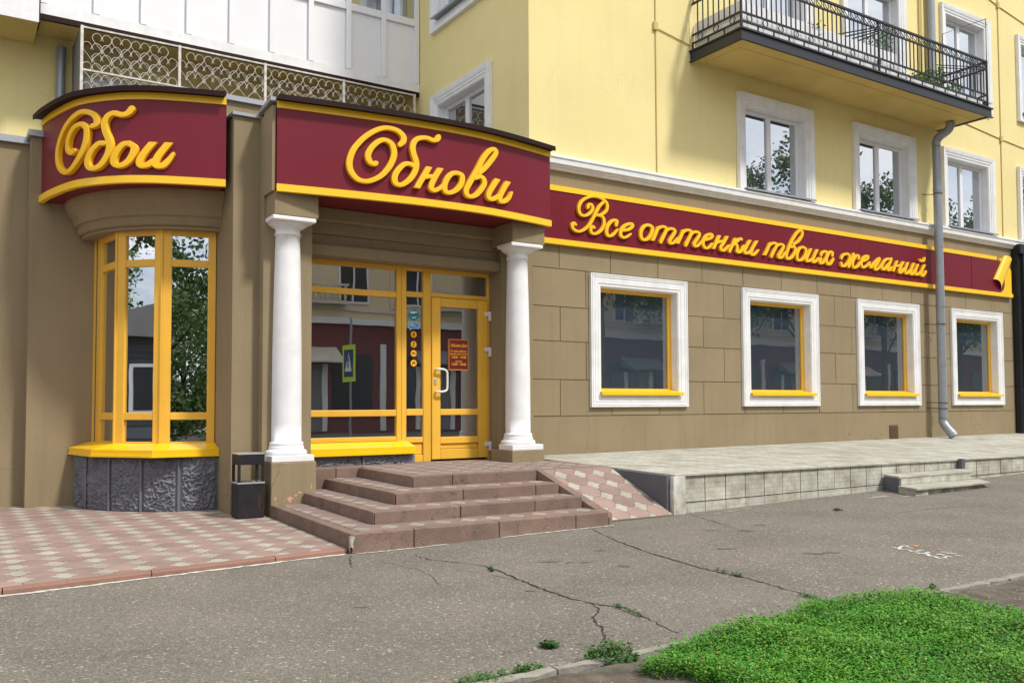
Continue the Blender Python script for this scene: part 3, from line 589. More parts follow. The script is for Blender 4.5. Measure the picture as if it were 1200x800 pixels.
column(3.445, 10.32, .632, 3.515, .5)
column(6.745, 10.32, .667, 3.515, .2)
# ---------------------------------------------------------------- bay window
from mathutils import noise as mn
def relief(mb, P, nu, nv, amp=.02, fr=17.):
    """wrinkled cast stone: P(u, v) gives base point and normal"""
    V = []
    for j in range(nv+1):
        for i in range(nu+1):
            u, v = i/nu, j/nv; p, n = P(u, v); q = Vector(p)*fr; q += mn.noise_vector(q*.45)*1.5
            h = (1-min(1,abs(mn.noise(q)*3.2)))*.6+.4*(1-min(1,abs(mn.noise(q*1.7+Vector((5,2,1)))*3)))
            e = min(1, min(u,1-u,v,1-v)*14); V.append(tuple(Vector(p)+Vector(n)*(amp*h*e)))
    mb.add(V, [(j*(nu+1)+i, j*(nu+1)+i+1, (j+1)*(nu+1)+i+1, (j+1)*(nu+1)+i) for j in range(nv) for i in range(nu)], True)
BC = (2.92, 12.68); BA, BB = 1.5, 1.6
def bp(t, k=0.): return (BC[0]+(BA+k)*cos(t), BC[1]+(BB+k)*sin(t))
BAY = link('bay_window', None, B)
path = [bp(pi+i*(1.5*pi-.045-pi)/40, -.03) for i in range(41)]
MB().sheet(path, -.1, .74, .05).build('stone_base', stone, BAY)
for t0, t1 in ((3.17,3.455),(3.485,3.752),(3.785,4.046),(4.08,4.342),(4.38,4.655)):
    mb = MB(); relief(mb, lambda u, v: ((*bp(t0+(t1-t0)*u, -.028), .0+.73*v), (cos(t0+(t1-t0)*u), sin(t0+(t1-t0)*u), 0)), max(20, int((t1-t0)*230)), 92, .040)
    mb.build('relief_panel', stone, BAY)
for t in (3.47,3.768,4.063,4.361):
    p = bp(t, -.01); MB().tube([(*p, -.05), (*p, .73)], .017, 6).build('panel_strip', stone, BAY)
FR = [(1.63,12.7),(1.78,11.86),(2.23,11.42),(2.85,11.268)]
ZR = [(.82,.85),(1.12,1.21),(3.015,3.105),(3.40,3.505)]
for i in range(3):
    (x0,y0),(x1,y1) = FR[i], FR[i+1]; L_ = math.hypot(x1-x0, y1-y0); dx, dy = (x1-x0)/L_, (y1-y0)/L_
    T = lambda p, x0=x0, y0=y0, dx=dx, dy=dy: (x0+dx*p[0]-dy*p[1], y0+dy*p[0]+dx*p[1], p[2])
    pl, pr = [(.3,.06),(.125,.105),(.115,.10)][i]
    MB(T).box(.004, pl, 0, .08, .82, 3.505).build('mullion', yframe, BAY, bevel=.008)
    MB(T).box(L_-pr, L_-.004, 0, .08, .82, 3.505).build('mullion', yframe, BAY, bevel=.008)
    for z0, z1 in ZR: MB(T).box(pl, L_-pr, .006, .076, z0, z1).build('transom', yframe, BAY, bevel=.006)
    for z0, z1 in ((.84,1.13),(1.20,3.025),(3.095,3.41)): MB(T).box(pl-.008, L_-pr+.008, .035, .042, z0, z1).build('pane', glass_bay, BAY)
for k in (1, 2): MB().tube([(FR[k][0]-.0, FR[k][1]-.0, .822), (FR[k][0], FR[k][1], 3.503)], .018, 8).build('corner_bead', yframe, BAY)
# sill
SO = [(1.37,12.69),(1.52,11.84),(2.09,11.13),(2.85,11.06)]
mb = MB(); v = []
for (a,b),(c,d) in zip(SO, FR):
    v += [(a,b,.690),(a,b,.762),(c,d,.832),(c+.02,d+.05,.690)]
mb.add(v, [(i*4+k,(i+1)*4+k,(i+1)*4+(k+1)%4,i*4+(k+1)%4) for i in range(3) for k in range(4)]+[(0,1,2,3),(15,14,13,12)]); mb.build('sill', ysill, BAY)
mb = MB(); mb.sheet([(a-.012,b-.012) for a,b in SO[:3]]+[(2.852,11.048)], .676, .700, .02, smooth=False); mb.build('sill_lip', ysill, BAY)
# moulded corbel under the curved sign
prof = [(-.06,3.498),(-.015,3.50),(.0,3.515),(.0,3.60),(.012,3.61),(.03,3.612),(.035,3.63),(.06,3.70),(.11,3.775),(.125,3.79),(.135,3.80),(.14,3.84),(.155,3.85),(.16,3.915)]
mb = MB(); n = 36; V = []; t1 = 1.5*pi-.045
for k, z in prof:
    for i in range(n+1): V.append((*bp(pi+(t1-pi)*i/n, k), z))
mb.add(V, [(j*(n+1)+i, j*(n+1)+i+1, (j+1)*(n+1)+i+1, (j+1)*(n+1)+i) for j in range(len(prof)-1) for i in range(n)], True); mb.build('corbel', beige, BAY)
MB().prism([bp(pi+(t1-pi)*i/20, -.05) for i in range(21)]+[(2.85,12.69)], 3.46, 3.52).build('soffit', beige, BAY)
MB().prism([(x+.06,y+.06) for x,y in SO[1:]]+[(2.85,12.6),(1.55,12.6)], .64, .695).build('floor', interior, BAY)
MB().box(1.65, 2.84, 12.55, 12.69, .66, 3.46).build('interior', interior, BAY)
# ---------------------------------------------------------------- entrance glazing and door
k_ = 10.93/11
TD = lambda p: (p[0]*k_, 10.93+p[1], 1.28+(p[2]-1.28)*k_)
EN = link('entrance_glazing', None, B)
def fr(name, x0, x1, z0, z1, par, y0=0., y1=.09, m=None, bev=.008): return MB(TD).box(x0, x1, y0, y1, z0, z1).build(name, m or yframe, par, bevel=bev)
fr('post', 3.79, 3.90, .80, 3.215, EN); fr('post', 5.21, 5.283, .50, 3.215, EN); fr('post', 5.287, 5.36, .50, 3.215, EN, .004, .086)
fr('post', 5.618, 5.738, .50, 3.215, EN); fr('post', 6.668, 6.702, .50, 3.215, EN)
for x0, x1, zs in ((3.90,5.21,((3.142,3.215),(2.766,2.846),(1.14,1.226),(.80,.865))), (5.36,5.618,((3.16,3.215),(2.793,2.867),(1.146,1.237),(.77,.847),(.50,.60))), (5.738,6.668,((3.15,3.215),(2.81,2.87)))):
    for z0, z1 in zs: fr('rail', x0+.001, x1-.001, z0, z1, EN, .006, .084)
fr('kick_panel', 5.365, 5.612, .605, .765, EN, .03, .06)
for x0, x1, z0, z1 in ((3.89,5.22,2.84,3.15),(3.89,5.22,1.22,2.77),(3.89,5.22,.86,1.145),(5.35,5.63,2.86,3.17),(5.35,5.63,1.23,2.80),(5.35,5.63,.84,1.15),(5.73,6.675,2.86,3.16)):
    MB(TD).box(x0, x1, .04, .047, z0, z1).build('pane', glass_door, EN)
mb = MB(TD); mb.hexa([(3.80,-.20,.655),(5.40,-.20,.655),(5.40,.0,.70),(3.80,.0,.70)], [(3.80,-.20,.728),(5.40,-.20,.728),(5.37,.0,.80),(3.80,.0,.80)]); mb.box(3.80,5.405,-.215,-.203,.636,.668); mb.build('sill', ysill, EN)
for a, b in ((3.78,4.62),(4.65,5.385)):
    mb = MB(); relief(mb, lambda u, v: ((a+(b-a)*u, 10.80, .49+.17*v), (0,-1,0)), 110, 26, .034); mb.build('relief_panel', stone, EN)
MB().box(3.78, 5.385, 10.80, 10.92, .40, .66).build('stone_base', stone, EN); MB().box(4.62, 4.65, 10.775, 10.799, .42, .66).build('panel_strip', stone, EN)
D = link('door', None, B)
fr('stile', 5.744, 5.879, .53, 2.803, D, -.02, .06); fr('stile', 6.504, 6.655, .53, 2.803, D, -.02, .06)
for z0, z1 in ((2.677,2.803),(1.147,1.233),(.746,.84),(.53,.67)): fr('rail', 5.88, 6.503, z0, z1, D, -.018, .058)
fr('kick_panel', 5.885, 6.498, .675, .742, D, .005, .03)
for z0, z1 in ((1.225,2.685),(.832,1.155)): MB(TD).box(5.872, 6.511, .018, .025, z0, z1).build('pane', glass_door, D)
mb = MB(TD); P_ = cr([(5.80,-.02,1.79),(5.80,-.075,1.79),(5.88,-.085,1.79),(5.94,-.085,1.765),(5.95,-.085,1.70),(5.95,-.085,1.57),(5.94,-.085,1.50),(5.88,-.085,1.476),(5.80,-.075,1.476),(5.80,-.02,1.476)], 4)
mb.tube([Vector(p) for p in P_], .016, 8); mb.build('handle', upvc, D)
mb = MB(TD); mb.box(5.775,5.81,-.032,-.02,1.575,1.665); mb.build('lock', steel, D, bevel=.006)
for z in (2.585, 2.065, .70):
    mb = MB(TD); mb.box(6.60,6.70,-.045,-.02,z-.005,z+.055); mb.box(6.665,6.70,-.05,-.004,z-.075,z+.06); mb.build('hinge', upvc, D, bevel=.005)
mb = MB(); room(mb, 3.79, 6.65, .50, 3.2, 11.05, 3.2); mb.build('interior', interior, EN)
MB().box(4.2, 4.5, 13.0, 13.6, .52, 2.4).build('display_stand', grey, EN); MB().box(5.9, 6.4, 12.6, 13.1, .52, 1.3).build('display_stand', grey, EN)
# stickers and poster (flat print)
def disc(mb, x, z, r, y, n=24): mb.add([(x+r*cos(2*pi*i/n), y, z+r*sin(2*pi*i/n)) for i in range(n)], [tuple(range(n))])
def poly(mb, pts, y): mb.add([(x, y, z) for x, z in pts], [tuple(range(len(pts)))])
def text(body, size, x, z, y, m, parent, name='lettering', align='CENTER', shear=0., T=None, sx=1.):
    c = bpy.data.curves.new('t', 'FONT'); c.body = body; c.size = size; c.align_x = align; c.align_y = 'CENTER'; c.shear = shear
    o = bpy.data.objects.new('t', c); COL.objects.link(o); dg = bpy.context.evaluated_depsgraph_get(); me = bpy.data.meshes.new_from_object(o.evaluated_get(dg))
    vs = [(v.co.x*sx+x, y, v.co.y+z) for v in me.vertices]
    if T: vs = [T(v) for v in vs]
    for v, q in zip(me.vertices, vs): v.co = q
    me.materials.clear(); me.materials.append(m); me.name = name
    bpy.data.objects.remove(o); bpy.data.curves.remove(c)
    return link(name, me, parent)
yp = .012
st = MB(TD); disc(st, 5.487, 2.545, .078, yp+.024); s1 = st.build('round_sticker', teal, EN)
st = MB(TD); poly(st, [(5.435,2.565),(5.54,2.565),(5.54,2.59),(5.435,2.59)], yp+.022); poly(st, [(5.46,2.50),(5.515,2.50),(5.515,2.515),(5.46,2.515)], yp+.022); st.build('print', signwht, EN)
st = MB(TD); poly(st, [(5.505,2.558),(5.555,2.558),(5.555,2.574),(5.505,2.574)], yp+.021); poly(st, [(5.47,2.525),(5.50,2.525),(5.50,2.54),(5.47,2.54)], yp+.021); st.build('print', dkred, EN)
st = MB(TD); poly(st, [(5.405,2.445),(5.57,2.437),(5.57,2.355),(5.46,2.350),(5.425,2.325),(5.425,2.352),(5.405,2.356)], yp+.026); st.build('speech_bubble_sticker', signwht, EN)
st = MB(TD); poly(st, [(5.412,2.438),(5.562,2.430),(5.562,2.362),(5.46,2.357),(5.433,2.34),(5.433,2.36),(5.412,2.362)], yp+.024); st.build('print', skyb, EN)
st = MB(TD); poly(st, [(5.43,2.420),(5.48,2.418),(5.48,2.407),(5.43,2.409)], yp+.022); poly(st, [(5.43,2.398),(5.53,2.394),(5.53,2.386),(5.43,2.390)], yp+.022); st.build('print', signwht, EN)
for i, z in enumerate((2.271,2.134,2.008,1.872)):
    st = MB(TD); disc(st, 5.485, z, .056, yp+.026); st.build('round_sticker', dkred, EN)
    st = MB(TD); disc(st, 5.485, z, .045, yp+.024); st.build('print', amber, EN)
    st = MB(TD); y = yp+.022
    if i == 0: poly(st, [(5.478,z-.028),(5.492,z-.028),(5.50,z+.01),(5.488,z+.03),(5.474,z+.005)], y)
    elif i == 1: poly(st, [(5.474,z-.028),(5.494,z-.03),(5.486,z),(5.502,z+.022),(5.480,z+.026)], y)
    elif i == 2: poly(st, [(5.460,z+.016),(5.468,z+.012),(5.505,z+.006),(5.512,z-.012),(5.470,z-.006),(5.458,z-.012)], y)
    else: poly(st, [(5.462,z-.022),(5.470,z-.022),(5.474,z-.002),(5.496,z-.002),(5.500,z-.022),(5.508,z-.022),(5.508,z+.012),(5.49,z+.024),(5.462,z+.008)], y)
    st.build('print', dkred, EN)
st = MB(TD); st.box(6.02, 6.34, -.0, .014, 1.782, 2.225); PO = st.build('notice', mat('notice_border', (.50,.20,.03), .5), D)
st = MB(TD); poly(st, [(6.03,1.80),(6.33,1.80),(6.33,2.215),(6.03,2.215)], -.002); st.build('print', dkred, D)
text('Обнови Дом', .055, 6.18, 2.135, -.004, amber, D, shear=.35, T=TD, sx=.8)
text('Режим работы:', .036, 6.18, 2.055, -.004, amber, D, T=TD)
text('ПН ВТ СР ЧТ ПТ', .037, 6.18, 2.010, -.004, amber, D, T=TD, sx=.95)
text('10:00 - 19:00', .046, 6.18, 1.968, -.004, amber, D, T=TD)
text('СБ ВС', .037, 6.18, 1.905, -.004, amber, D, T=TD)
text('10:00 - 18:00', .046, 6.18, 1.868, -.004, amber, D, T=TD)
# ---------------------------------------------------------------- balcony
BL = link('balcony', None, B)
X0, X1, Y0 = 10.74, 18.09, 9.77
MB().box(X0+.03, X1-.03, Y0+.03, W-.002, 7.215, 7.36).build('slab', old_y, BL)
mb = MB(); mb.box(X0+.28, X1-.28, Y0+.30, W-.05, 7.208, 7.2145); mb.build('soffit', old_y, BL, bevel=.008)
MB().box(X0-.02, X1+.02, Y0-.02, Y0+.029, 7.19, 7.345).build('edge_sheet', bsheet, BL); MB().box(X0-.02, X0+.029, Y0+.03, W-.002, 7.19, 7.345).build('edge_sheet', bsheet, BL); MB().box(X1-.029, X1+.02, Y0+.03, W-.002, 7.19, 7.345).build('edge_sheet', bsheet, BL)
MB().prism([(X0-.05,W-.002),(X0-.05,Y0-.05),(X1+.05,Y0-.05),(X1+.05,W-.002)], 7.346, 7.375).build('drip_cap', bsheet, BL)
MB().prism([(X0-.045,W-.002),(X0-.045,Y0-.045),(X1+.045,Y0-.045),(X1+.045,Y0-.0),(X0+.01,Y0-.0),(X0+.01,W-.002)], 7.170, 7.189).build('drip_lip', bsheet, BL)
yr = Y0+.03; xa, xb = X0+.03, X1-.03
for z, t in ((7.51,.014),(7.655,.014),(8.20,.014),(8.355,.019)):
    MB().box(xa-t, xb+t, yr-t, yr+t, z-t, z+t).build('rail', black, BL); MB().box(xa-t, xa+t, yr+t, W-.01, z-t, z+t).build('rail', black, BL); MB().box(xb-t, xb+t, yr+t, W-.01, z-t, z+t).build('rail', black, BL)
bm_ = MB().box(-.0085,.0085,-.0085,.0085,7.669,8.186).mesh('baluster', black)
pm_ = MB().box(-.009,.009,-.009,.009,7.375,7.496).mesh('post', black)
mb = MB(); mb.tube([(.058*cos(2*pi*i/14), 0, 7.5825+.058*sin(2*pi*i/14)) for i in range(14)], .0085, 5, closed=True); rm_ = mb.mesh('ring', black)
mb = MB(); mb.tube([(.075*sin(2*pi*i/12)*cos(pi*i/12*0+0), 0, 8.278+.060*cos(2*pi*i/12)) for i in range(12)], .008, 5, closed=True)
mb.tube([(-.09,.0,8.34),(-.03,.006,8.30),(.03,.006,8.25),(.09,0,8.214)], .007, 5); sm_ = mb.mesh('scroll', black)
n = int((xb-xa)/.122)
for i in range(1, n+1): link('baluster', bm_, BL, loc=(xa+i*(xb-xa)/(n+1), yr, 0))
m = int((xb-xa)/.366)
for i in range(m):
    x = xa+(i+.5)*(xb-xa)/m; link('ring', rm_, BL, loc=(x, yr, 0)); link('post', pm_, BL, loc=(xa+i*(xb-xa)/m+.01, yr, 0))
q = int((xb-xa)/.185)
for i in range(q): link('scroll', sm_, BL, loc=(xa+(i+.5)*(xb-xa)/q, yr, 0))
for xs in (xa, xb):
    for i in range(1, 9): link('baluster', bm_, BL, loc=(xs, yr+i*.122, 0))
    for i in range(3): link('ring', rm_, BL, loc=(xs, yr+.19+i*.366, 0), rot=(0,0,pi/2)); link('post', pm_, BL, loc=(xs, yr+.37+i*.366, 0))
    for i in range(6): link('scroll', sm_, BL, loc=(xs, yr+.1+i*.185, 0), rot=(0,0,pi/2))
for x, y in ((xa,yr),(xb,yr),((xa+xb)/2,yr)): MB().box(x-.016,x+.016,y-.016,y+.016,7.376,8.335).build('corner_post', black, BL)
# corrugated white board inside the railing
mb = MB(); v = []; k = 120
for i in range(k+1):
    x = X0+.075+(15.05-X0-.075)*i/k; v += [(x, Y0+.095+(.004 if i % 2 else 0), 7.377), (x, Y0+.095+(.004 if i % 2 else 0), 7.89-.0*i)]
mb.add(v, [(2*i,2*i+2,2*i+3,2*i+1) for i in range(k)]); mb.build('board', white_col, BL)
MB().box(X0+.075, X0+.09, Y0+.10, W-.02, 7.46, 7.87).build('board', upvc, BL)
MB().box(15.08, X1-.10, Y0+.10, Y0+.12, 7.377, 7.56).build('board', whitew, BL)
# ---------------------------------------------------------------- glazed loggia left
LG = link('loggia', None, B); yl = 14.56
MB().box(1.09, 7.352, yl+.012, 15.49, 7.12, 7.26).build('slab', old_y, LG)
MB().box(1.09, 7.352, yl, yl+.011, 7.112, 7.268).build('edge_sheet', whitew, LG)
MB().box(1.09, 7.352, yl+.001, yl+.06, 7.03, 7.108).build('edge_shade_strip', maroon_d, LG)  # dark strip, its colour stands in for shade under the slab edge
ml = [1.13,1.85,2.525,3.212,3.895,4.572,5.253,5.95,6.628,7.30]
for i, x in enumerate(ml): MB().box(x-.047, x+.047, yl-.006, yl+.05, 7.27, 13.2).build('mullion', upvc, LG, bevel=.006)
for a, b in zip(ml[:-1], ml[1:]):
    MB().box(a+.048, b-.048, yl+.045, yl+.055, 7.27, 8.345).build('panel', upvc, LG)
    MB().box(a+.048, b-.048, yl, yl+.05, 8.346, 8.475).build('transom', upvc, LG, bevel=.006)
    MB().box(a+.048, b-.048, yl+.02, yl+.027, 8.47, 10.0).build('pane', glass_up, LG)
    MB().box(a+.048, b-.048, yl+.022, yl+.034, 10.0, 13.2).build('panel', upvc, LG)
mb = MB(); wavy(mb, 5.3, 7.2, 8.4, 10, yl+.25, 40, .03); mb.build('curtain', curtain, LG)
MB().box(1.1, 7.35, 15.3, 15.48, 7.3, 13.2).build('interior', interior, LG)
MB().box(-9, 1.074, yl-.06, yl-.045, 6.945, 13.2).build('side_cladding', whitew, LG)
MB().box(1.070, 1.088, yl-.06, yl+.3, 6.945, 7.30).build('edge_strip', maroon_d, LG)
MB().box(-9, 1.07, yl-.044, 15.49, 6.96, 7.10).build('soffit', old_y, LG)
# ---------------------------------------------------------------- ornamental grille under the loggia
G = thing('ornamental_grille', 'rusty white iron grille of heart shaped scrolls under the white glazed loggia', 'grille', (4.4, 14.5, 6.35))
gx = [1.645, 3.055, 4.43, 5.825, 7.21]
for x in gx: MB().box(x-.02, x+.02, 14.47, 14.51, 6.35 if x > 3.2 else 5.5, 7.028).build('post', wire, G)
for z in (6.36, 7.01): MB().box(gx[0]+.021, gx[-1]-.021, 14.477, 14.503, z-.012, z+.012).build('rail', wire, G)
mb = MB()
for s in (-1, 1):
    pts = cr([(s*.022,0,.050),(s*.006,0,.075),(s*.012,0,.115),(s*.045,0,.150),(s*.09,0,.148),(s*.128,0,.110),(s*.134,0,.065),(s*.10,0,.005),(s*.045,0,-.055),(s*.012,0,-.105),(0,0,-.155)], 3)
    mb.tube([Vector(p) for p in pts], .0052, 4)
hm = mb.mesh('heart_scroll', wire); per = .275; row = 0; z = 5.40
while z < 7.1:
    x = gx[0]+.14+(per/2 if row % 2 else 0)
    while x < gx[-1]-.1:
        if z+.155 < 7.01 and (z-.12 > 6.30 or x < 3.1) and abs(x-3.055) > .04: link('heart_scroll', hm, G, loc=(x, 14.49, z))
        x += per
    z += .155; row += 1
MB().box(1.62, 1.64, 14.52, 15.45, 5.4, 7.02).build('side_screen', grey, G)
MB().box(1.75, 3.4, 15.0, 15.02, 5.4, 6.45).build('back_board', grey, G)
P1 = thing('downpipe', 'old dark downpipe on the recessed yellow wall left of the iron grille', 'pipe', (1.45, 15.36, 4.6))
MB().tube([(1.45,15.36,4.6),(1.45,15.36,6.88)], .068, 14).build('pipe', galv, P1); MB().tube([(1.45,15.36,6.75),(1.45,15.36,6.95)], .075, 14).build('collar', galv, P1)
mb = MB(); mb.tube([(1.42,15.44,5.9),(1.62,15.44,5.95)], .012, 5); mb.build('bracket', black, P1)
# ---------------------------------------------------------------- main downpipe
P2 = thing('downpipe', 'grey galvanised downpipe crossing the long wall sign below the balcony', 'pipe', (17.62, 10.68, .6))
px0, py0, r0 = 17.62, 10.67, .088
zs = [.98, 2.1, 3.35, 4.6, 5.8, 6.72]
for a, b in zip(zs[:-1], zs[1:]): MB().tube([(px0,py0,a+.002),(px0,py0,b-.002)], [r0, r0-.003], 20).build('pipe', galv, P2)
for z in zs[1:-1]: MB().tube([(px0,py0,z-.03),(px0,py0,z+.03)], r0+.005, 20).build('collar', galv, P2)
MB().tube(cr([(px0,py0,6.73),(px0,py0,6.83),(px0+.02,py0-.06,6.93),(px0+.07,py0-.20,7.02),(px0+.08,py0-.26,7.10),(px0+.08,py0-.27,7.185)], 4), r0, 20).build('elbow', galv, P2)
MB().tube(cr([(px0,py0,.975),(px0,py0,.90),(px0+.0,py0-.06,.80),(px0+.03,py0-.15,.68),(px0+.045,py0-.2,.60)], 4), [r0]*12+[r0+.008]*5, 20, cap=False).build('spout', galv, P2)
for z in (1.30, 1.18, 2.95, 5.72):
    mb = MB(); mb.tube([(px0+(r0+.008)*cos(2*pi*i/16), py0+(r0+.008)*sin(2*pi*i/16), z) for i in range(16)], .007, 5, closed=True); mb.tube([(px0-.19,W-.01,z+.01),(px0,py0+.09,z),(px0+.17,py0-.0,z+.01)], .008, 5); mb.build('bracket', black, P2)
P3 = thing('downpipe', 'upper grey downpipe on the yellow wall behind the balcony railing', 'pipe', (17.72, 10.79, 7.4))
MB().tube([(17.75,10.80,7.38),(17.75,10.80,13)], .085, 16).build('pipe', galv, P3); MB().tube([(17.50,10.86,7.38),(17.50,10.86,13)], .035, 10).build('thin_pipe', yellow, P3)
# conduits and boxes on the yellow wall
def cable(pts, r=.010): MB().tube(pts, r, 6).build('conduit', ycab, B)
ycab = mat('cable_yellowed', (.62,.46,.17), .8, .3, 3)
cable([(9.92,W-.012,5.13),(9.92,W-.012,13)], .011); cable([(9.92,W-.014,7.60),(10.72,W-.014,7.47)], .009)
cable([(20.62,W-.012,5.13),(20.66,W-.012,13)], .014); cable([(18.45,W-.012,7.62),(20.64,W-.013,7.44),(23,W-.013,7.30)]); cable([(18.2,W-.012,11.1),(20.6,W-.013,10.62),(23,W-.013,10.3)])
cable([(9.1,W-.012,10.2),(9.92,W-.013,10.2)],.008)
for x, z in ((9.91,7.62),(20.63,7.44),(20.64,10.62)): MB().box(x-.045,x+.045,W-.045,W-.001,z-.07,z+.07).build('junction_box', ycab, B, bevel=.006)
mb = MB(); mb.box(16.13,16.40,W-.02,W-.003,.575,.85); V = mb.build('vent', mat('rusty_vent',(.13,.085,.05),.8,.7,20), B)
for i in range(6): MB().box(16.15,16.38,W-.03,W-.021,.60+i*.041,.615+i*.041).build('vent_slat', MATS['rusty_vent'], V)
BP = thing('dark_pilaster', 'tall polished black panelled edge of the neighbouring shop front at the far right', 'pilaster', (21, 10.8, .55))
MB().box(20.965, 21.1, 10.78, W-.002, -.1, 4.96).build('edge_panel', darkst, BP)
for a, b in ((.0,1.6),(1.61,3.2),(3.21,4.75)): MB().box(21.105, 24.5, 10.72, W-.002, a, b-.004).build('panel', darkst, BP)
MB().box(20.95, 24.5, 10.70, W-.002, 4.76, 4.98).build('cap', darkst, BP)
# ---------------------------------------------------------------- balcony things
def plant(mb, x, y, z, h, r, n, seed, ls=.035):
    rd = random.Random(seed)
    for i in range(n):
        a = rd.uniform(0,2*pi); q = rd.random(); R = r*math.sqrt(rd.random())*(.35+.65*q); c = Vector((x+R*cos(a), y+R*sin(a), z+h*q)); u = Vector((rd.uniform(-1,1),rd.uniform(-1,1),rd.uniform(-.6,1))).normalized(); v = u.cross(Vector((rd.uniform(-1,1),rd.uniform(-1,1),.3))).normalized(); s = ls*rd.uniform(.6,1.3)
        mb.add([c-u*s, c+v*s*.45, c+u*s, c-v*s*.45], [(0,1,2,3)])
def pot(x, y, r, h, ph, pr, n, label, seed, box=None, m=None):
    t = thing('potted_plant', label, 'plant', (x, y, 7.36), 'potted plants on the balcony')
    if box: mb = MB(); mb.hexa([(x-box*.92,y-.07,7.362),(x+box*.92,y-.07,7.362),(x+box*.92,y+.07,7.362),(x-box*.92,y+.07,7.362)], [(x-box,y-.09,7.36+h),(x+box,y-.09,7.36+h),(x+box,y+.09,7.36+h),(x-box,y+.09,7.36+h)]); mb.build('planter', m or termat, t, bevel=.006)
    else: MB().lathe([(0,7.362),(r*.7,7.362),(r*.95,7.36+h*.8),(r*1.08,7.36+h*.8),(r*1.1,7.36+h),(r*.95,7.36+h),(r*.93,7.36+h*.9),(0,7.36+h*.9)], x, y, 20).build('pot', m or termat, t)
    mb = MB()
    for k in range(5):
        a = k*1.26; mb.tube([(x,y,7.36+h*.8),(x+pr*.25*cos(a),y+pr*.25*sin(a),7.36+h+ph*.5),(x+pr*.5*cos(a),y+pr*.5*sin(a),7.36+h+ph*.9)], .006, 4)
    mb.build('stem', leafm, t)
    mb = MB(); plant(mb, x, y, 7.36+h*.9, ph, pr, n, seed); mb.build('foliage', leafm, t)
pot(14.95, 10.12, .15, .32, .75, .30, 420, 'tall bushy houseplant in a terracotta pot in the middle of the balcony', 1)
pot(16.55, 10.05, .16, .17, .42, .30, 420, 'low leafy plant in a terracotta planter near the right end of the balcony', 2, box=.30)
pot(16.0, 10.0, .12, .12, .3, .2, 220, 'small plant in a shallow terracotta bowl beside the right hand planter', 3)
pot(15.3, 9.98, .12, .07, .09, .14, 80, 'flat tray of seedlings right of the tall balcony plant', 4, box=.16, m=MATS['bin_dark_paint'])
pot(12.78, 10.0, .11, .14, .5, .26, 200, 'sparse feathery plant behind the white boards of the balcony', 5, m=upvc)
pot(17.15, 10.0, .12, .10, .3, .2, 220, 'rightmost low green plant on the balcony', 6)
RK = thing('drying_rack', 'thin black wire frame with clothes line arms at the right end of the balcony', 'drying rack', (18.05, 9.8, 8.3))
mb = MB(); mb.tube([(18.06,9.80,8.30),(18.06,9.79,9.26),(18.06,10.74,9.28),(18.06,10.74,8.0)], .010, 6); mb.build('frame', maroon_d, RK)
for z, y in ((8.20,9.85),(8.12,9.88),(8.27,9.9)): MB().tube([(18.02,y,z),(17.0,y+.35,z-.05)], .010, 5).build('arm', black, RK)
RK2 = thing('drying_rack', 'folded black clothes line arms hanging inside the middle of the balcony railing', 'drying rack', (14.2, 9.85, 8.2))
for i in range(4): MB().tube([(14.55,9.86,8.30-.035*i),(13.6+.18*i,10.3,8.07-.02*i)], .013, 5).build('arm', black, RK2)
# ---------------------------------------------------------------- litter bin
LB = thing('litter_bin', 'square black street litter bin with open middle and rust stains beside the entrance pier', 'litter bin', (2.95, 10.17, .015))
x0, x1, y0, y1 = 2.80, 3.10, 10.04, 10.30
mb = MB(); t = .012; z0, z1 = .02, .405
mb.box(x0,x1,y0,y0+t,z0,z1); mb.box(x0,x1,y1-t,y1,z0,z1); mb.box(x0,x0+t,y0+t,y1-t,z0,z1); mb.box(x1-t,x1,y0+t,y1-t,z0,z1); mb.box(x0+t,x1-t,y0+t,y1-t,z0,z0+.02); mb.build('body', binm, LB, bevel=.003)
mb = MB(); mb.box(x0-.004,x1+.004,y0-.004,y0+.016,z1+.001,z1+.018); mb.box(x0-.004,x0+.016,y0+.017,y1,z1+.001,z1+.018); mb.box(x1-.016,x1+.004,y0+.017,y1,z1+.001,z1+.018); mb.box(x0+.017,x1-.017,y1-.016,y1,z1+.001,z1+.018); mb.build('rim', steel, LB)
for x in (x0+.015, x1-.015):
    for y in (y0+.015, y1-.015): MB().box(x-.014,x+.014,y-.014,y+.014,z1+.02,.618).build('post', binm, LB)
MB().box(x0,x1,y0,y1,.62,.735).build('hood', binm, LB, bevel=.004); MB().box(x0-.004,x1+.004,y0-.004,y1+.004,.737,.748).build('lid', steel, LB)
mb = MB()
for k, (cx, cz, rx, rz) in enumerate(((3.045,.19,.022,.085),(2.86,.09,.016,.02),(3.06,.09,.015,.02),(2.90,.05,.015,.02))):
    pts = [(cx+rx*cos(a)*(1+.25*sin(3*a+k)), y0-.0012, cz+rz*sin(a)*(1+.2*cos(4*a+k))) for a in [2*pi*i/18 for i in range(18)]]; mb.add(pts, [tuple(range(18))])
mb.build('rust_patch', binrust, LB)
mb = MB()
for k, (cx, cz, rx, rz) in enumerate(((3.40,.20,.04,.055),(3.47,.245,.03,.02),(3.52,.275,.035,.025),(3.23,.22,.018,.035),(3.335,.20,.01,.01),(3.24,.15,.008,.03),(3.44,.215,.02,.012),(3.66,.33,.01,.06))):
    pts = [(cx+.62*rx*cos(a)*(1+.3*sin(3*a+k)), 10.048, cz+.62*rz*sin(a)*(1+.35*cos(5*a+k))) for a in [2*pi*i/20 for i in range(20)]]; mb.add(pts, [tuple(range(20))])
mb.build('peeled_patch', patch_p, B)
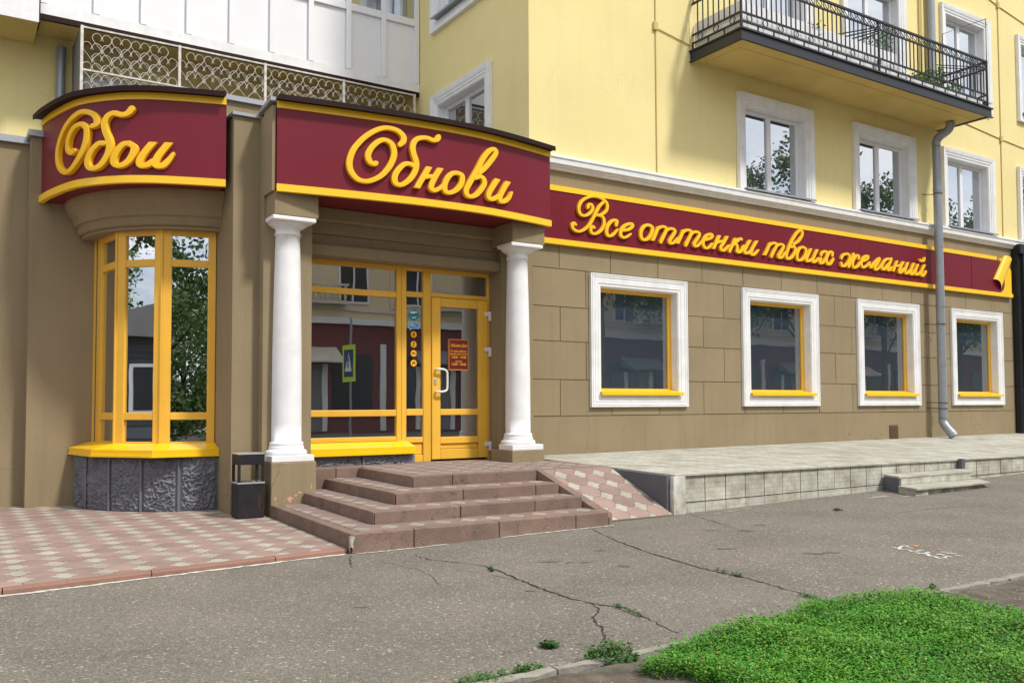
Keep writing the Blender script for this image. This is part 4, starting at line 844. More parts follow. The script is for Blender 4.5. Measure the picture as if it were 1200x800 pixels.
# ---------------------------------------------------------------- ground
def sst(x, a, b):
    t = min(1, max(0, (x-a)/(b-a))); return t*t*(3-2*t)
def zg(x, y): return -.024*(1-sst(x,3.2,5.6))+.0175*max(0, min(x,20)-7.3)*sst(y,4.2,7)+.0045*mn.noise(Vector((x*.9,y*.9,0)))*sst(y,0,3)
xs = [-400,-120,-50,-20,-8]+[-6+.25*i for i in range(145)]+[34,45,80,160,400]; ys = [-400,-120,-60,-30,-10,-4,-1,1]+[1.5+.25*i for i in range(50)]+[16,30,90,400]
mb = MB(); mb.add([(x,y,zg(x,y)) for y in ys for x in xs], [(j*len(xs)+i, j*len(xs)+i+1, (j+1)*len(xs)+i+1, (j+1)*len(xs)+i) for j in range(len(ys)-1) for i in range(len(xs)-1)], True)
GR = mb.build('ground', asphalt, kind='structure')
# soil verge, edge kerb
xs = [1.55+.09*i for i in range(160)]; ys = [.6+.085*i for i in range(34)]
mb = MB(); mb.add([(x,y,.012+.022*mn.noise(Vector((x*2.2,y*2.2,3)))+.012*mn.noise(Vector((x*9,y*9,1)))-.03*sst(.75-y,0,.2)) for y in ys for x in xs], [(j*len(xs)+i, j*len(xs)+i+1, (j+1)*len(xs)+i+1, (j+1)*len(xs)+i) for j in range(len(ys)-1) for i in range(len(xs)-1)], True)
mb.build('soil', soil, kind='structure')
EK = link('verge_kerb', None, kind='structure'); x = 1.5; rd = random.Random(3)
while x < 15:
    a, b = x+.006, x+.994; n = 14; up = []; lo = []
    for i in range(n+1):
        q = a+(b-a)*i/n; up.append((q, 3.535+rd.uniform(-.014,.012))); lo.append((q, 3.472+rd.uniform(-.024,.018)))
    MB().prism(lo+up[::-1], -.04, .016).build('kerb_stone', kerbc, EK); x += 1.0
# loose stones on the soil
mb = MB(); rd = random.Random(5)
for i in range(900):
    x, y = rd.uniform(1.6,11), rd.uniform(2.2,3.5)
    if 2.9 < x < 5.6 and y < 3.2: continue
    s = rd.uniform(.004,.013); V = [(x+s*rd.uniform(.6,1.2)*dx, y+s*rd.uniform(.6,1.2)*dy, .012+.022*mn.noise(Vector((x*2.2,y*2.2,3)))+s*dz) for dx,dy,dz in ((1,0,0),(0,1,0),(-1,0,0),(0,-1,0),(0,0,1),(0,0,-1))]
    mb.add(V, [(0,1,4),(1,2,4),(2,3,4),(3,0,4),(1,0,5),(2,1,5),(3,2,5),(0,3,5)])
mb.build('gravel', kerbc, kind='stuff')
# ---------------------------------------------------------------- pavers
def wavy_edge(p, q, amp):
    (x0,y0),(x1,y1) = p, q; dx, dy = x1-x0, y1-y0; l = math.hypot(dx,dy); nx, ny = dy/l, -dx/l
    return [p]+[(x0+dx*t+nx*amp*s, y0+dy*t+ny*amp*s) for t, s in ((.24,.15),(.36,1),(.64,-1),(.76,-.15))]
def shapes(px_, py_):
    a, b = .352*px_, .37*py_; cx, cy = px_/2, py_/2
    d = [(a,0),(0,b),(-a,0),(0,-b)]; D = []
    for i in range(4): D += wavy_edge(d[i], d[(i+1)%4], .013*(1 if i % 2 else -1))
    # octagon round the half-cell point
    o = [(cx-a,cy),(cx,cy-b),(-(cx-a),cy)]       # tips seen from the octagon centre
    pts = [(cx, cy-b), (cx-a, cy), (-(cx-a), cy), (-cx, cy-b), (-cx, -(cy-b)), (-(cx-a), -cy), (cx-a, -cy), (cx, -(cy-b))]
    O = []
    for i in range(8):
        p, q = pts[i], pts[(i+1)%8]
        if i % 2 == 0: O += wavy_edge(p, q, .013*(1 if i % 4 else -1)*1)
        else: O += [p]
    return D, O
def clip(poly, conv):
    out = list(poly)
    for i in range(len(conv)):
        (ax,ay),(bx,by) = conv[i], conv[(i+1)%len(conv)]; inp, out = out, []
        if not inp: return []
        side = lambda p: (bx-ax)*(p[1]-ay)-(by-ay)*(p[0]-ax)
        for k in range(len(inp)):
            p, q = inp[k-1], inp[k]; sp, sq = side(p), side(q)
            if (sp >= 0) != (sq >= 0):
                t = sp/(sp-sq); out.append((p[0]+(q[0]-p[0])*t, p[1]+(q[1]-p[1])*t))
            if sq >= 0: out.append(q)
    return out
def area(p): return sum(p[i-1][0]*p[i][1]-p[i][0]*p[i-1][1] for i in range(len(p)))/2
def paver(mb, poly, lift, T):
    A = abs(area(poly))
    if A < 1.2e-4: return False
    cx = sum(p[0] for p in poly)/len(poly); cy = sum(p[1] for p in poly)/len(poly); n = len(poly)
    def ins(k): return [(cx+(x-cx)*k, cy+(y-cy)*k) for x,y in poly]
    r = math.sqrt(A); k1, k2 = 1-.0022/r*1.6, 1-.0075/r*1.6
    V = [T(x,y,-.02) for x,y in ins(k1)]+[T(x,y,lift-.003) for x,y in ins(k1)]+[T(x,y,lift) for x,y in ins(k2)]
    mb.add(V, [(i,(i+1)%n,n+(i+1)%n,n+i) for i in range(n)]+[(n+i,n+(i+1)%n,2*n+(i+1)%n,2*n+i) for i in range(n)]+[tuple(range(2*n,3*n))]); return True
def lay(conv, ox, oy, px_, py_, T, parent, mp, ml_, keep=None, joined=None, rng=None):
    D, O = shapes(px_, py_); x0 = min(p[0] for p in conv); x1 = max(p[0] for p in conv); y0 = min(p[1] for p in conv); y1 = max(p[1] for p in conv)
    rd = random.Random(int(ox*1000)+int(oy*77)); cache = {}
    for j in range(int((y0-oy)/py_)-1, int((y1-oy)/py_)+2):
        for i in range(int((x0-ox)/px_)-1, int((x1-ox)/px_)+2):
            for S, dx, dy, m, nm in ((D,0,0,ml_,'cream_paver'),(O,px_/2,py_/2,mp,'pink_paver')):
                cx, cy = ox+i*px_+dx, oy+j*py_+dy; P = [(cx+x,cy+y) for x,y in S]
                if keep and not keep(cx, cy): continue
                Q = clip(P, conv)
                if len(Q) < 3: continue
                lift = rd.uniform(-.0012,.0012)
                if joined is not None: paver(joined[nm == 'cream_paver'], Q, lift, T); continue
                mb = MB()
                if paver(mb, Q, lift, T): mb.build(nm, m, parent)
def kerb_y(x): return 7.135+.107*(x-.357)
PV = link('paving', None, kind='structure')
inb = lambda x, y: ((x-BC[0])/(BA-.15))**2+((y-BC[1])/(BB-.15))**2 < 1 or (x > 2.95 and y > 10.7) or (x > 3.3 and y > 10.2) or (x > .95 and y > 12.8) or y > 13.08
flat = lambda zt: (lambda x, y, k: (x, y, zt+k))
regA = [(.15,kerb_y(.15)+.085),(3.045,kerb_y(3.045)+.085),(3.17,10.05),(3.17,13.0),(.15,13.0)]
lay(regA, .504, 7.765, .2845, .308, flat(.016), PV, pinkp, lightp, keep=lambda x, y: not inb(x,y))
J = {False: MB(), True: MB()}
lay([(-6,kerb_y(-6)+.085),(.148,kerb_y(.148)+.085),(.148,13.0),(-6,13.0)], .504, 7.765, .2845, .308, flat(.016), PV, pinkp, lightp, joined=J)
J[False].build('pink_paver', pinkp, PV, kind='stuff'); J[True].build('cream_paver', lightp, PV, kind='stuff')
MB().prism([(-6,kerb_y(-6)+.07),(3.06,kerb_y(3.06)+.07),(3.2,10.1),(3.2,13.1),(-6,13.1)], -.06, .006).build('bedding', joint, PV)
x = -5.63
while x < 3.0:
    a, b = x+.004, min(x+.996, 3.035); mb = MB()
    sec = lambda q: [(q,kerb_y(q)-.004,-.06),(q,kerb_y(q),.004),(q,kerb_y(q)+.014,.017),(q,kerb_y(q)+.082,.018),(q,kerb_y(q)+.082,-.06)]
    V = sec(a)+sec(b); mb.add(V, [(k,k+5,(k+1)%5+5,(k+1)%5) for k in range(5)]+[(0,1,2,3,4),(9,8,7,6,5)]); mb.build('kerb_stone', kerbred, PV); x += 1.0
mort = mat('pale_mortar', (.62,.60,.55), .9, .9, 25, .3, 60, (.30,.28,.24))
def mortar(path, w, name='mortar_line', m=None, seed=1, dz=.004, par=None):
    rd = random.Random(seed); P = [Vector(p) for p in cr(path, 14)]; V = []; n = len(P)
    for i, p in enumerate(P):
        t = (P[min(i+1,n-1)]-P[max(i-1,0)]).normalized(); nn = Vector((-t.y,t.x)); a, b = w*rd.uniform(.25,1), w*rd.uniform(.25,1)
        for q in (p-nn*a, p+nn*b): V.append((q.x, q.y, zg(q.x,q.y)+dz))
    mb = MB(); mb.add(V, [(2*i,2*i+2,2*i+3,2*i+1) for i in range(n-1)]); return mb.build(name, m or mort, par or GR)
mortar([(-2,kerb_y(-2)-.03),(-.5,kerb_y(-.5)-.028),(.3,kerb_y(.3)-.03),(.9,kerb_y(.9)-.03),(1.5,kerb_y(1.5)-.03),(2.2,kerb_y(2.2)-.03),(3.0,kerb_y(3.0)-.035)], .045, seed=2)
mortar([(3.1,7.35),(3.5,7.345),(4.0,7.345)], .024, seed=3); mortar([(4.6,7.345),(5.2,7.34),(5.6,7.34),(6.02,7.36)], .030, seed=4)
# ---------------------------------------------------------------- entrance steps
ES = thing('entrance_steps', 'four brown kerbed steps paved in pink and cream leading up to the yellow glass door', 'steps', (4.6, 7.37, 0))
SX = [3.05,3.47,3.90,4.32]; SY = [7.37,7.83,8.27,8.72]; SZ = [.15,.27,.39,.51]; BK = [(3.175,10.04),(3.56,10.04),(3.95,10.395),(4.40,10.395)]; XR = 5.97; kw = .115
rd = random.Random(11)
for k in range(4):
    zb = (SZ[k-1]-.03) if k else -.08; X, Y, Z = SX[k], SY[k], SZ[k]; bx, by = BK[k]; sl = (bx-X)/(by-Y)
    # front kerb stones
    cuts = [X+.004]; c = X+[.62,.95,.80,.50][k]
    while c < XR-.25: cuts.append(c); c += .93+rd.uniform(-.05,.05)
    cuts.append(XR)
    for i, (a, b) in enumerate(zip(cuts[:-1], cuts[1:])):
        dy = rd.uniform(-.004,.004); dz = rd.uniform(-.003,.003); g = .0035
        A_ = a+g; B_ = b-g
        MB().hexa([(A_,Y+dy,zb),(B_,Y+dy,zb),(B_,Y+kw,zb),(A_+ (kw if i == 0 else 0),Y+kw,zb)], [(A_,Y+dy,Z+dz),(B_,Y+dy,Z+dz),(B_,Y+kw,Z+dz),(A_+(kw if i == 0 else 0),Y+kw,Z+dz)]).build('kerb_stone', brown, ES, bevel=.011)
    # flank kerb stones
    c = Y; q = []
    while c < by-.3: q.append(c); c += .98
    q.append(by)
    for i, (a, b) in enumerate(zip(q[:-1], q[1:])):
        g = .0035; xa_ = X+sl*(a-Y); xb_ = X+sl*(b-Y); a_ = a+g; b_ = b-g; st = kw if i == 0 else 0
        MB().hexa([(xa_,a_,zb),(xa_+kw,a_+st,zb),(xb_+kw,b_,zb),(xb_,b_,zb)], [(xa_,a_,Z),(xa_+kw,a_+st,Z),(xb_+kw,b_,Z),(xb_,b_,Z)]).build('kerb_stone', brown, ES, bevel=.011)
    MB().prism([(X+.03,Y+.03),(XR-.01,Y+.03),(XR-.01,by),(bx+.03,by)], -.05, Z-.010).build('bedding', joint, ES)
    if k < 3:
        nx, ny = SX[k+1], SY[k+1]; nb = BK[k+1][0]; e = .003
        lay([(X+kw+e,Y+kw+e),(XR-e,Y+kw+e),(XR-e,ny-e),(X+kw+e+sl*.4,ny-e)], X+kw+.10, Y+kw+.155, .2845, .308, flat(Z), ES, pinks, lights)
        ybk = by if k != 1 else 10.39
        lay([(X+kw+e+sl*(ny-Y),ny),(nx-e,ny),(nb-e,ybk),(bx+kw+e,ybk)] if k != 0 else [(X+kw+e+.02,ny),(nx-e,ny),(BK[1][0]-e,10.04),(bx+kw+e,10.04)], X+kw+.10, ny+.12, .2845, .308, flat(Z), ES, pinks, lights)
MB().box(3.725, 3.94, 10.05, 10.40, .0, .255).build('bedding', joint, ES)
lay([(4.32+kw+.003,8.72+kw+.003),(XR,8.72+kw+.003),(XR,10.92),(4.40+kw,10.92)], 4.6, 8.99, .2845, .308, flat(.51), ES, pinks, lights)
lay([(XR+.003,8.775),(7.115,8.775),(7.115,10.92),(XR+.003,10.92)], 4.6+.2845*6, 8.99, .2845, .308, flat(.51), ES, pinks, lights)
MB().box(XR-.02, 7.115, 8.77, 10.95, -.05, .499).build('bedding', joint, ES); MB().box(4.46, XR-.02, 8.80, 10.95, .3, .499).build('bedding', joint, ES)
for a, b, z0, z1 in ((3.725,4.10,.262,.515),(4.107,4.44,.30,.515),(3.725,3.96,.0,.258)): MB().box(a, b, 10.40, 10.52, z0, z1).build('kerb_stone', brown, ES, bevel=.010)
MB().box(3.775, 4.515, 10.525, 10.80, .3, .512).build('ledge', brown, ES, bevel=.006)
MB().box(4.519, 5.40, 10.60, 10.80, .3, .5005).build('ledge', joint, ES)
# broken white corner of the first step
mb = MB(); rd2 = random.Random(2); pts = [(3.05,7.362,.13),(3.10,7.360,.12),(3.085,7.36,.07),(3.098,7.36,.01),(3.06,7.361,-.02),(3.045,7.37,.05),(3.036,7.40,.12),(3.037,7.40,.06)]
mb.add([(3.040,7.361,.135),(3.085,7.3605,.128),(3.066,7.3605,.07),(3.072,7.3605,.02),(3.042,7.361,.04)], [(0,4,3,2,1)]); mb.add([(3.042,7.364,.135),(3.0435,7.41,.128),(3.0425,7.40,.06),(3.041,7.38,-.01),(3.041,7.364,.03)], [(0,1,2,3,4)]); mb.build('broken_edge', concrete, ES)
# ---------------------------------------------------------------- ramp
RP = thing('ramp', 'steep ramp paved with pink and cream wavy pavers between the brown steps and pale terrace', 'ramp', (6.6, 7.62, 0))
yb0, zb0, yt0, zt0 = 7.60, .012, 8.77, .508; RL = math.hypot(yt0-yb0, zt0-zb0); ry, rz = (yt0-yb0)/RL, (zt0-zb0)/RL
TR = lambda x, s, k: (x, yb0+ry*s-rz*k, zb0+rz*s+ry*k)
lay([(6.115,.012),(7.112,.012),(7.112,RL-.004),(6.055,RL-.004)], 6.245, RL-.165, .2875, .281, TR, RP, pinkp, lightp)
mb = MB(); V = [(6.04,yb0-.005,-.08),(7.115,yb0-.005,-.08),(7.115,yb0-.005,zb0-.010),(6.04,yb0-.005,zb0-.010),(6.04,yt0,zt0-.012),(7.115,yt0,zt0-.012),(6.04,yt0,-.08),(7.115,yt0,-.08)]
mb.add(V, [(0,1,2,3),(3,2,5,4),(0,3,4,6),(1,7,5,2),(6,4,5,7),(0,6,7,1)]); mb.build('bedding', joint, RP)
mb = MB(); V = []
for x, b in ((5.975,0),(6.05,.058)): V += [(x+b*.6,7.375+b*1.5,-.08),(x+b*.6,7.375+b*1.5,.085),(x+b,7.50,.115),(x,yt0+.0,zt0+.012),(x,yt0+.0,.2),(x+b*.3,8.2,-.08)]
mb.add(V, [(0,1,2,3,4,5),(11,10,9,8,7,6)]+[(i,i+6,(i+1)%6+6,(i+1)%6) for i in range(6)]); mb.build('side_kerb', brown, RP)
# ---------------------------------------------------------------- terrace
TC = thing('terrace', 'long raised terrace clad in pale concrete slabs under the row of shop windows', 'terrace', (14, 7.7, 0))
fz = lambda x: .462-.005*(x-7.3); bz = lambda x: .53+.0045*(x-7.3)
tz = lambda x, y: fz(x)+(bz(x)-fz(x))*(y-7.7)/3.22
mb = MB()
for i in range(34): a, b = 7.175+.5*i, 7.675+.5*i; mb.prism([(a,7.75),(b,7.75),(b,10.93),(a,10.93)], -.1, lambda x, y: tz(x,y)-.014)
mb.build('bedding', joint, TC)
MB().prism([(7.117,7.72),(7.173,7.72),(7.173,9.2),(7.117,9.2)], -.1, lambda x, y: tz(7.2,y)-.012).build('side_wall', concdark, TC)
st_ = MB(); s = .345; cnt = 0
yy = 7.815
rows_ = []
while yy < 10.9: rows_.append((yy, min(yy+s, 10.915))); yy += s
i = 0; x = 7.19
while x < 24:
    for a, b in rows_:
        g = .003; x1_ = x+s; z0 = rd.uniform(-.0015,.0015); V = [(x+g,a+g),(x1_-g,a+g),(x1_-g,b-g),(x+g,b-g)]
        t = st_ if cnt >= 290 else MB()
        t.prism(V, lambda x, y: tz(x,y)-.02, lambda x, y: tz(x,y)+z0)
        if cnt < 290: t.build('slab', conctop, TC)
        cnt += 1
    x += s
st_.build('slab', conctop, TC, kind='stuff')
x = 7.19
while x < 24:
    MB().prism([(x+.003,7.665),(x+.687,7.665),(x+.687,7.811),(x+.003,7.811)], lambda x, y: tz(x,y)-.022, lambda x, y: tz(x,y)+.004).build('edge_slab', conctop, TC, bevel=.004); x += .69
x = 7.362; k = 0
while x < 24:
    dy = rd.uniform(-.004,.004); b = x+.345; ff = lambda x, y: fz(x)-.026
    if 11.1 < x < 13.0: pass
    MB().prism([(x+.007,7.69+dy),(b-.007,7.69+dy),(b-.007,7.74),(x+.007,7.74)], lambda x, y: .130+zg(x,7.6)*.3, ff).build('facing_slab', concrete, TC)
    MB().prism([(x+.004,7.685+dy),(b-.004,7.685+dy),(b-.004,7.74),(x+.004,7.74)], -.06, lambda x, y: .117+zg(x,7.6)*.3).build('base_slab', concrete, TC); x = b
MB().prism([(7.165,7.655),(7.355,7.655),(7.355,7.72),(7.165,7.72)], -.08, .440).build('corner_post', mat('stained_post', (.70,.69,.63), .85, .95, 7, .4, 50, (.30,.27,.18), .15, streak=.5), TC, bevel=.004)
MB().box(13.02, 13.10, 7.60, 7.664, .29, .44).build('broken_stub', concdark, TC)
CS = thing('concrete_steps', 'two small crumbling pale concrete steps leading up to the terrace', 'steps', (11.9, 7.3, .07))
MB().prism([(11.0,7.32),(12.72,7.30),(13.1,7.66),(11.18,7.66)], -.02, .262).build('riser', concrete, CS); MB().prism([(10.985,7.31),(12.78,7.29),(13.16,7.662),(11.165,7.662)], .263, .29).build('tread', conctop, CS, bevel=.003)
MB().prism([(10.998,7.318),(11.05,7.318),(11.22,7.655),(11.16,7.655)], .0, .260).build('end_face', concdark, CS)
rd3 = random.Random(9); lo = [(10.80+.12*i, 6.93+rd3.uniform(-.015,.03)) for i in range(15)]
MB().prism([(x+.02,y+.02+rd3.uniform(0,.03)) for x,y in lo]+[(12.9,7.285),(10.96,7.30)], -.02, .138).build('riser', concrete, CS); MB().prism([(10.79,6.92),(12.53,6.90),(12.92,7.288),(10.955,7.305)], .139, .165).build('tread', conctop, CS, bevel=.003)
# ---------------------------------------------------------------- cracks, paint, patches on the asphalt
def crack(pts, w, seed, name='crack'):
    rd = random.Random(seed); P = cr([(x+rd.uniform(-.015,.015), y) for x, y in pts], 7); P = [(x+rd.uniform(-.016,.016), y+rd.uniform(-.01,.01)) for x, y in P]
    V = []; n = len(P)
    for i, (x,y) in enumerate(P):
        t = Vector(P[min(i+1,n-1)])-Vector(P[max(i-1,0)]); t.normalize(); u = Vector((-t.y,t.x))*w*rd.uniform(.25,1)*(.25+.75*sin(pi*(.08+.84*i/(n-1)))); 
        V += [(x-u.x,y-u.y,zg(x,y)+.0035),(x+u.x,y+u.y,zg(x,y)+.0035)]
    mb = MB(); mb.add(V, [(2*i,2*i+2,2*i+3,2*i+1) for i in range(n-1)]); mb.build(name, blackm, GR)
c1 = [(3.513,7.05),(3.481,6.755),(3.684,6.242),(3.67,5.708),(3.62,5.35),(3.59,5.071),(3.594,4.657),(3.69,4.423),(3.645,4.129),(3.564,3.771)]
crack(c1, .012, 1); crack([(3.44,6.2),(3.62,5.6),(3.57,5.1)], .004, 21); crack([(3.1,6.9),(3.2,6.2),(3.05,5.7)], .004, 22)
crack([(3.60,4.66),(3.50,4.45),(3.371,4.312),(3.247,4.061),(3.102,3.892),(3.0,3.72)], .009, 2)
crack([(5.658,7.30),(5.45,6.75),(5.329,6.38),(5.119,5.629),(5.021,5.08),(5.036,4.653),(4.978,4.208),(4.834,3.756)], .013, 3)
crack([(3.033,7.30),(2.90,7.0),(2.80,6.72)], .007, 4); crack([(7.324,7.6),(7.091,6.908),(6.792,6.178)], .006, 5)
crack([(2.3,3.95),(2.6,3.98),(2.85,3.93),(3.05,3.85)], .003, 6); crack([(12.5,6.3),(13.4,6.1),(14.5,5.9),(16,5.8)], .010, 7)
crack([(9.0,6.2),(9.9,6.15),(10.8,5.95)], .006, 8)
rd = random.Random(21)
for x, y in ((4.35,5.9),(4.47,5.83),(4.25,6.02),(5.9,5.6),(6.3,5.0),(6.45,4.95),(6.6,6.5),(3.5,5.2),(2.3,5.4),(7.3,6.5),(4.9,6.2),(4.6,5.5),(6.9,6.3)):
    s = rd.uniform(.02,.05); pts = []
    for i in range(12): a = 2*pi*i/12; u, v = s*2.2*cos(a)*rd.uniform(.35,1.3), s*sin(a)*rd.uniform(.35,1.3); pts.append((x+u*.84+v*.54, y-u*.54+v*.84))
    mb = MB(); mb.add([(a,b,zg(a,b)+.003) for a,b in pts], [tuple(range(12))]); mb.build('stain', mat('old_stain',(.125,.112,.093),.95,.6,20), GR)
for x, y, s in ((7.9,7.45,.10),(8.2,7.5,.07),(7.6,7.4,.06),(10.4,7.2,.16),(10.7,7.0,.12),(8.6,7.55,.05),(9.3,7.55,.05)):
    pts = []
    for i in range(16): a = 2*pi*i/16; u, v = s*1.8*cos(a)*rd.uniform(.3,1.2), s*sin(a)*rd.uniform(.3,1.2); pts.append((x+u, y+v*.6))
    mb = MB(); mb.add([(a,b,zg(a,b)+.0045) for a,b in pts], [tuple(range(16))]); mb.build('mortar_patch', mat('thin_mortar',(.30,.285,.25),.95,.9,14,.3,60,(.19,.175,.15)), GR)
def paint(strokes, m, w=.022):
    mb = MB()
    for st in strokes:
        P = [Vector(p) for p in cr(st, 4)]; n = len(P); V = []
        for i, p in enumerate(P):
            t = (P[min(i+1,n-1)]-P[max(i-1,0)]).normalized(); u = Vector((-t.y,t.x))*w*rd.uniform(.6,1.1); V += [(p.x-u.x,p.y-u.y,zg(p.x,p.y)+.004),(p.x+u.x,p.y+u.y,zg(p.x,p.y)+.004)]
        mb.add(V, [(2*i,2*i+2,2*i+3,2*i+1) for i in range(n-1)])
    mb.build('road_paint', m, GR)
paint([[[7.159, 4.851], [7.165, 4.809]], [[7.112, 4.75], [7.273, 4.826], [7.328, 4.816], [7.279, 4.769]], [[7.093, 4.738], [7.15, 4.715], [7.188, 4.699]], [[7.257, 4.747], [7.251, 4.698]], [[7.13, 4.661], [7.085, 4.606], [7.09, 4.572]], [[7.118, 4.583], [7.212, 4.606], [7.22, 4.574]], [[7.069, 4.552], [7.041, 4.497], [7.092, 4.487], [7.184, 4.508]], [[7.087, 4.466], [7.003, 4.389], [7.026, 4.354]], [[7.015, 4.347], [6.96, 4.292], [6.986, 4.274]], [[7.118, 4.396], [7.157, 4.385], [7.125, 4.334]], [[7.261, 4.456], [7.298, 4.421], [7.329, 4.39]], [[7.002, 4.264], [7.112, 4.296], [7.102, 4.256]], [[7.24, 4.386], [7.243, 4.36], [7.29, 4.318]], [[7.198, 4.285], [7.208, 4.25], [7.217, 4.225]]], whitep, .016)
paint([[[7.43, 4.801], [7.374, 4.731]], [[7.351, 4.747], [7.456, 4.784]], [[7.39, 4.666], [7.421, 4.656]], [[7.293, 4.602], [7.329, 4.577]], [[7.352, 4.536], [7.383, 4.515]], [[7.383, 4.541], [7.345, 4.5]]], orangep, .018)
# ---------------------------------------------------------------- lawn and weeds
def leafy(mb, x, y, z, h, rd, nl, ls):
    lean = (rd.uniform(-.35,.35), rd.uniform(-.35,.35)); V = []; F = []
    for i in range(nl):
        q = (i+.6)/nl; cx, cy, cz = x+lean[0]*h*q, y+lean[1]*h*q, z+h*q; a = rd.uniform(0, 2*pi); el = rd.uniform(-.1,.9); s = ls*rd.uniform(.6,1.25)
        dx, dy, dz = cos(a)*cos(el), sin(a)*cos(el), sin(el); px_, py_ = -sin(a)*.34, cos(a)*.34; o = len(V)
        V += [(cx,cy,cz),(cx+dx*s*.55+px_*s,cy+dy*s*.55+py_*s,cz+dz*s*.5),(cx+dx*s,cy+dy*s,cz+dz*s*.85),(cx+dx*s*.55-px_*s,cy+dy*s*.55-py_*s,cz+dz*s*.5)]; F.append((o,o+1,o+2,o+3))
    mb.add(V, F)
def yb(x):
    pts = [(2.75,3.2),(2.95,3.3),(3.3,3.45),(3.8,3.51),(4.3,3.56),(4.6,3.62),(4.95,3.57),(5.22,3.43),(5.32,3.3)]
    if x <= pts[0][0] or x >= pts[-1][0]: return -9
    for (a,b),(c,d) in zip(pts[:-1], pts[1:]):
        if a <= x <= c: return b+(d-b)*(x-a)/(c-a)
grassm = mat('lawn_leaf', (.062, .240, .010), .55, .9, 2.5, .0, 30, (.036, .145, .009)); grass3 = mat('lawn_leaf_dry', (.26, .25, .05), .7, .6, 3); grass2 = mat('lawn_leaf_pale', (.125, .30, .02), .55, .6, 3)
rd = random.Random(4); g1, g2, g3 = MB(), MB(), MB()
for i in range(44000):
    x = rd.uniform(2.7, 6.4); lim = yb(x) if x < 5.32 else (3.2 if x < 5.36 else 2.2-(x-5.36)); y = rd.uniform(1.7, 3.65) if i % 3 else rd.uniform(2.6, 3.65)
    e = .07*mn.noise(Vector((x*5,y*5,7)))+(.05 if rd.random() < .03 else 0)
    if y > lim+e or (y < 3.22 and x < 2.78+.30*(3.22-y)+e): continue
    nz_ = mn.noise(Vector((x*2.3,y*2.3,0)))+.5*mn.noise(Vector((x*7,y*7,2))); h = .055+.05*max(0,nz_+.35)+rd.uniform(0,.03)
    edge = min(1, (lim+e-y)/.06+.45); leafy(g3 if rd.random() < .018 else g2 if rd.random() < .22+.45*nz_ else g1, x, y, .005, h*edge, rd, 6, .0165)
allg = MB(); idx = []
for k, g in enumerate((g1, g2, g3)): allg.add(g.v, g.f); idx += [k]*len(g.f)
LN = allg.build('lawn', grassm, kind='stuff'); LN.data.materials.append(grass2); LN.data.materials.append(grass3); LN.data.polygons.foreach_set('material_index', idx)
def weed(cx, cy, r, n, h, label, seed, rx=1.):
    rd = random.Random(seed); mb = MB()
    for i in range(n):
        a, q = rd.uniform(0,2*pi), math.sqrt(rd.random()); x, y = cx+r*rx*q*cos(a), cy+r*q*sin(a); leafy(mb, x, y, zg(x,y)+.002, h*(1.15-q*.7)*rd.uniform(.6,1.1), rd, 5, .024)
    o = mb.build('weed', mat('weed_leaf', (.055,.135,.025), .6, .8, 6, .0, 30, (.03,.08,.015)), label=label, category='weed', group='weeds in the asphalt')
weed(2.86, 3.52, .13, 260, .12, 'bushy clump of weeds at the left corner of the lawn', 1)
weed(2.78, 3.95, .05, 40, .035, 'tiny tuft of grass where the branching crack ends above the clump', 2)
weed(2.16, 3.56, .11, 110, .06, 'low weeds on the pale kerb at the bottom edge of the photo', 3, 1.6)
weed(2.42, 3.62, .06, 50, .045, 'small sprig of weeds on the kerb left of the bare soil', 4, 1.4)
for i, (x, y, l) in enumerate(((3.65,4.33,'green weed strip growing in the lower part of the long crack'),(3.665,6.0,'small weed in the long crack just below the first step'),(5.03,4.78,'weeds growing in the middle of the right hand crack'),(4.86,3.85,'weeds at the lawn end of the right hand crack'))):
    rr = random.Random(50+i); mb = MB()
    for k in range(60): t = rr.uniform(-1,1); leafy(mb, x+t*.02+rr.uniform(-.012,.012), y+t*(.16 if i != 1 else .06), zg(x,y)+.002, rr.uniform(.012,.03), rr, 3, .016)
    mb.build('weed', MATS['weed_leaf'], label=l, category='weed', group='weeds in the asphalt')
weed(5.80, 3.62, .03, 10, .04, 'single sprig of weed beside the pale kerb at the right', 9)
weed(8.9, 6.72, .05, 25, .03, 'little patch of weed on the asphalt left of the small concrete steps', 10)
# ---------------------------------------------------------------- across the street (seen in the glass)
OB = thing('opposite_building', 'beige apartment house with dark red shop storey across the street, seen mirrored in glass', 'building', (30, -17, 0))
MB().box(4, 80, -25, -17, 5.4, 13.5).build('upper_wall', opp_w, OB); MB().box(4, 80, -25, -17.02, 0, 5.1).build('shop_wall', opp_m, OB); MB().box(3.9, 80.1, -25, -16.85, 5.101, 5.399).build('cornice', whitew, OB)
for i in range(22):
    x = 5.4+i*3.35
    for z in (6.1, 9.4):
        w = MB().box(x, x+1.5, -16.999, -16.94, z, z+1.9).build('window', upvc, OB)
        MB().box(x+.1, x+.7, -16.939, -16.925, z+.1, z+1.8).build('pane', opp_d, w); MB().box(x+.8, x+1.4, -16.939, -16.925, z+.1, z+1.8).build('pane', opp_d, w)
    MB().box(x-.3, x+1.7, -17.018, -16.96, .9, 3.7).build('shop_window', opp_d, OB)
    if i % 2: MB().box(x+2.1, x+2.4, -17.018, -16.93, .1, 4.2).build('pilaster', whitew, OB)
MB().box(4, 80, -16.999, -16.93, 5.75, 5.95).build('string_course', opp_s, OB); MB().box(4, 80, -16.999, -16.95, 8.7, 8.85).build('string_course', opp_s, OB)
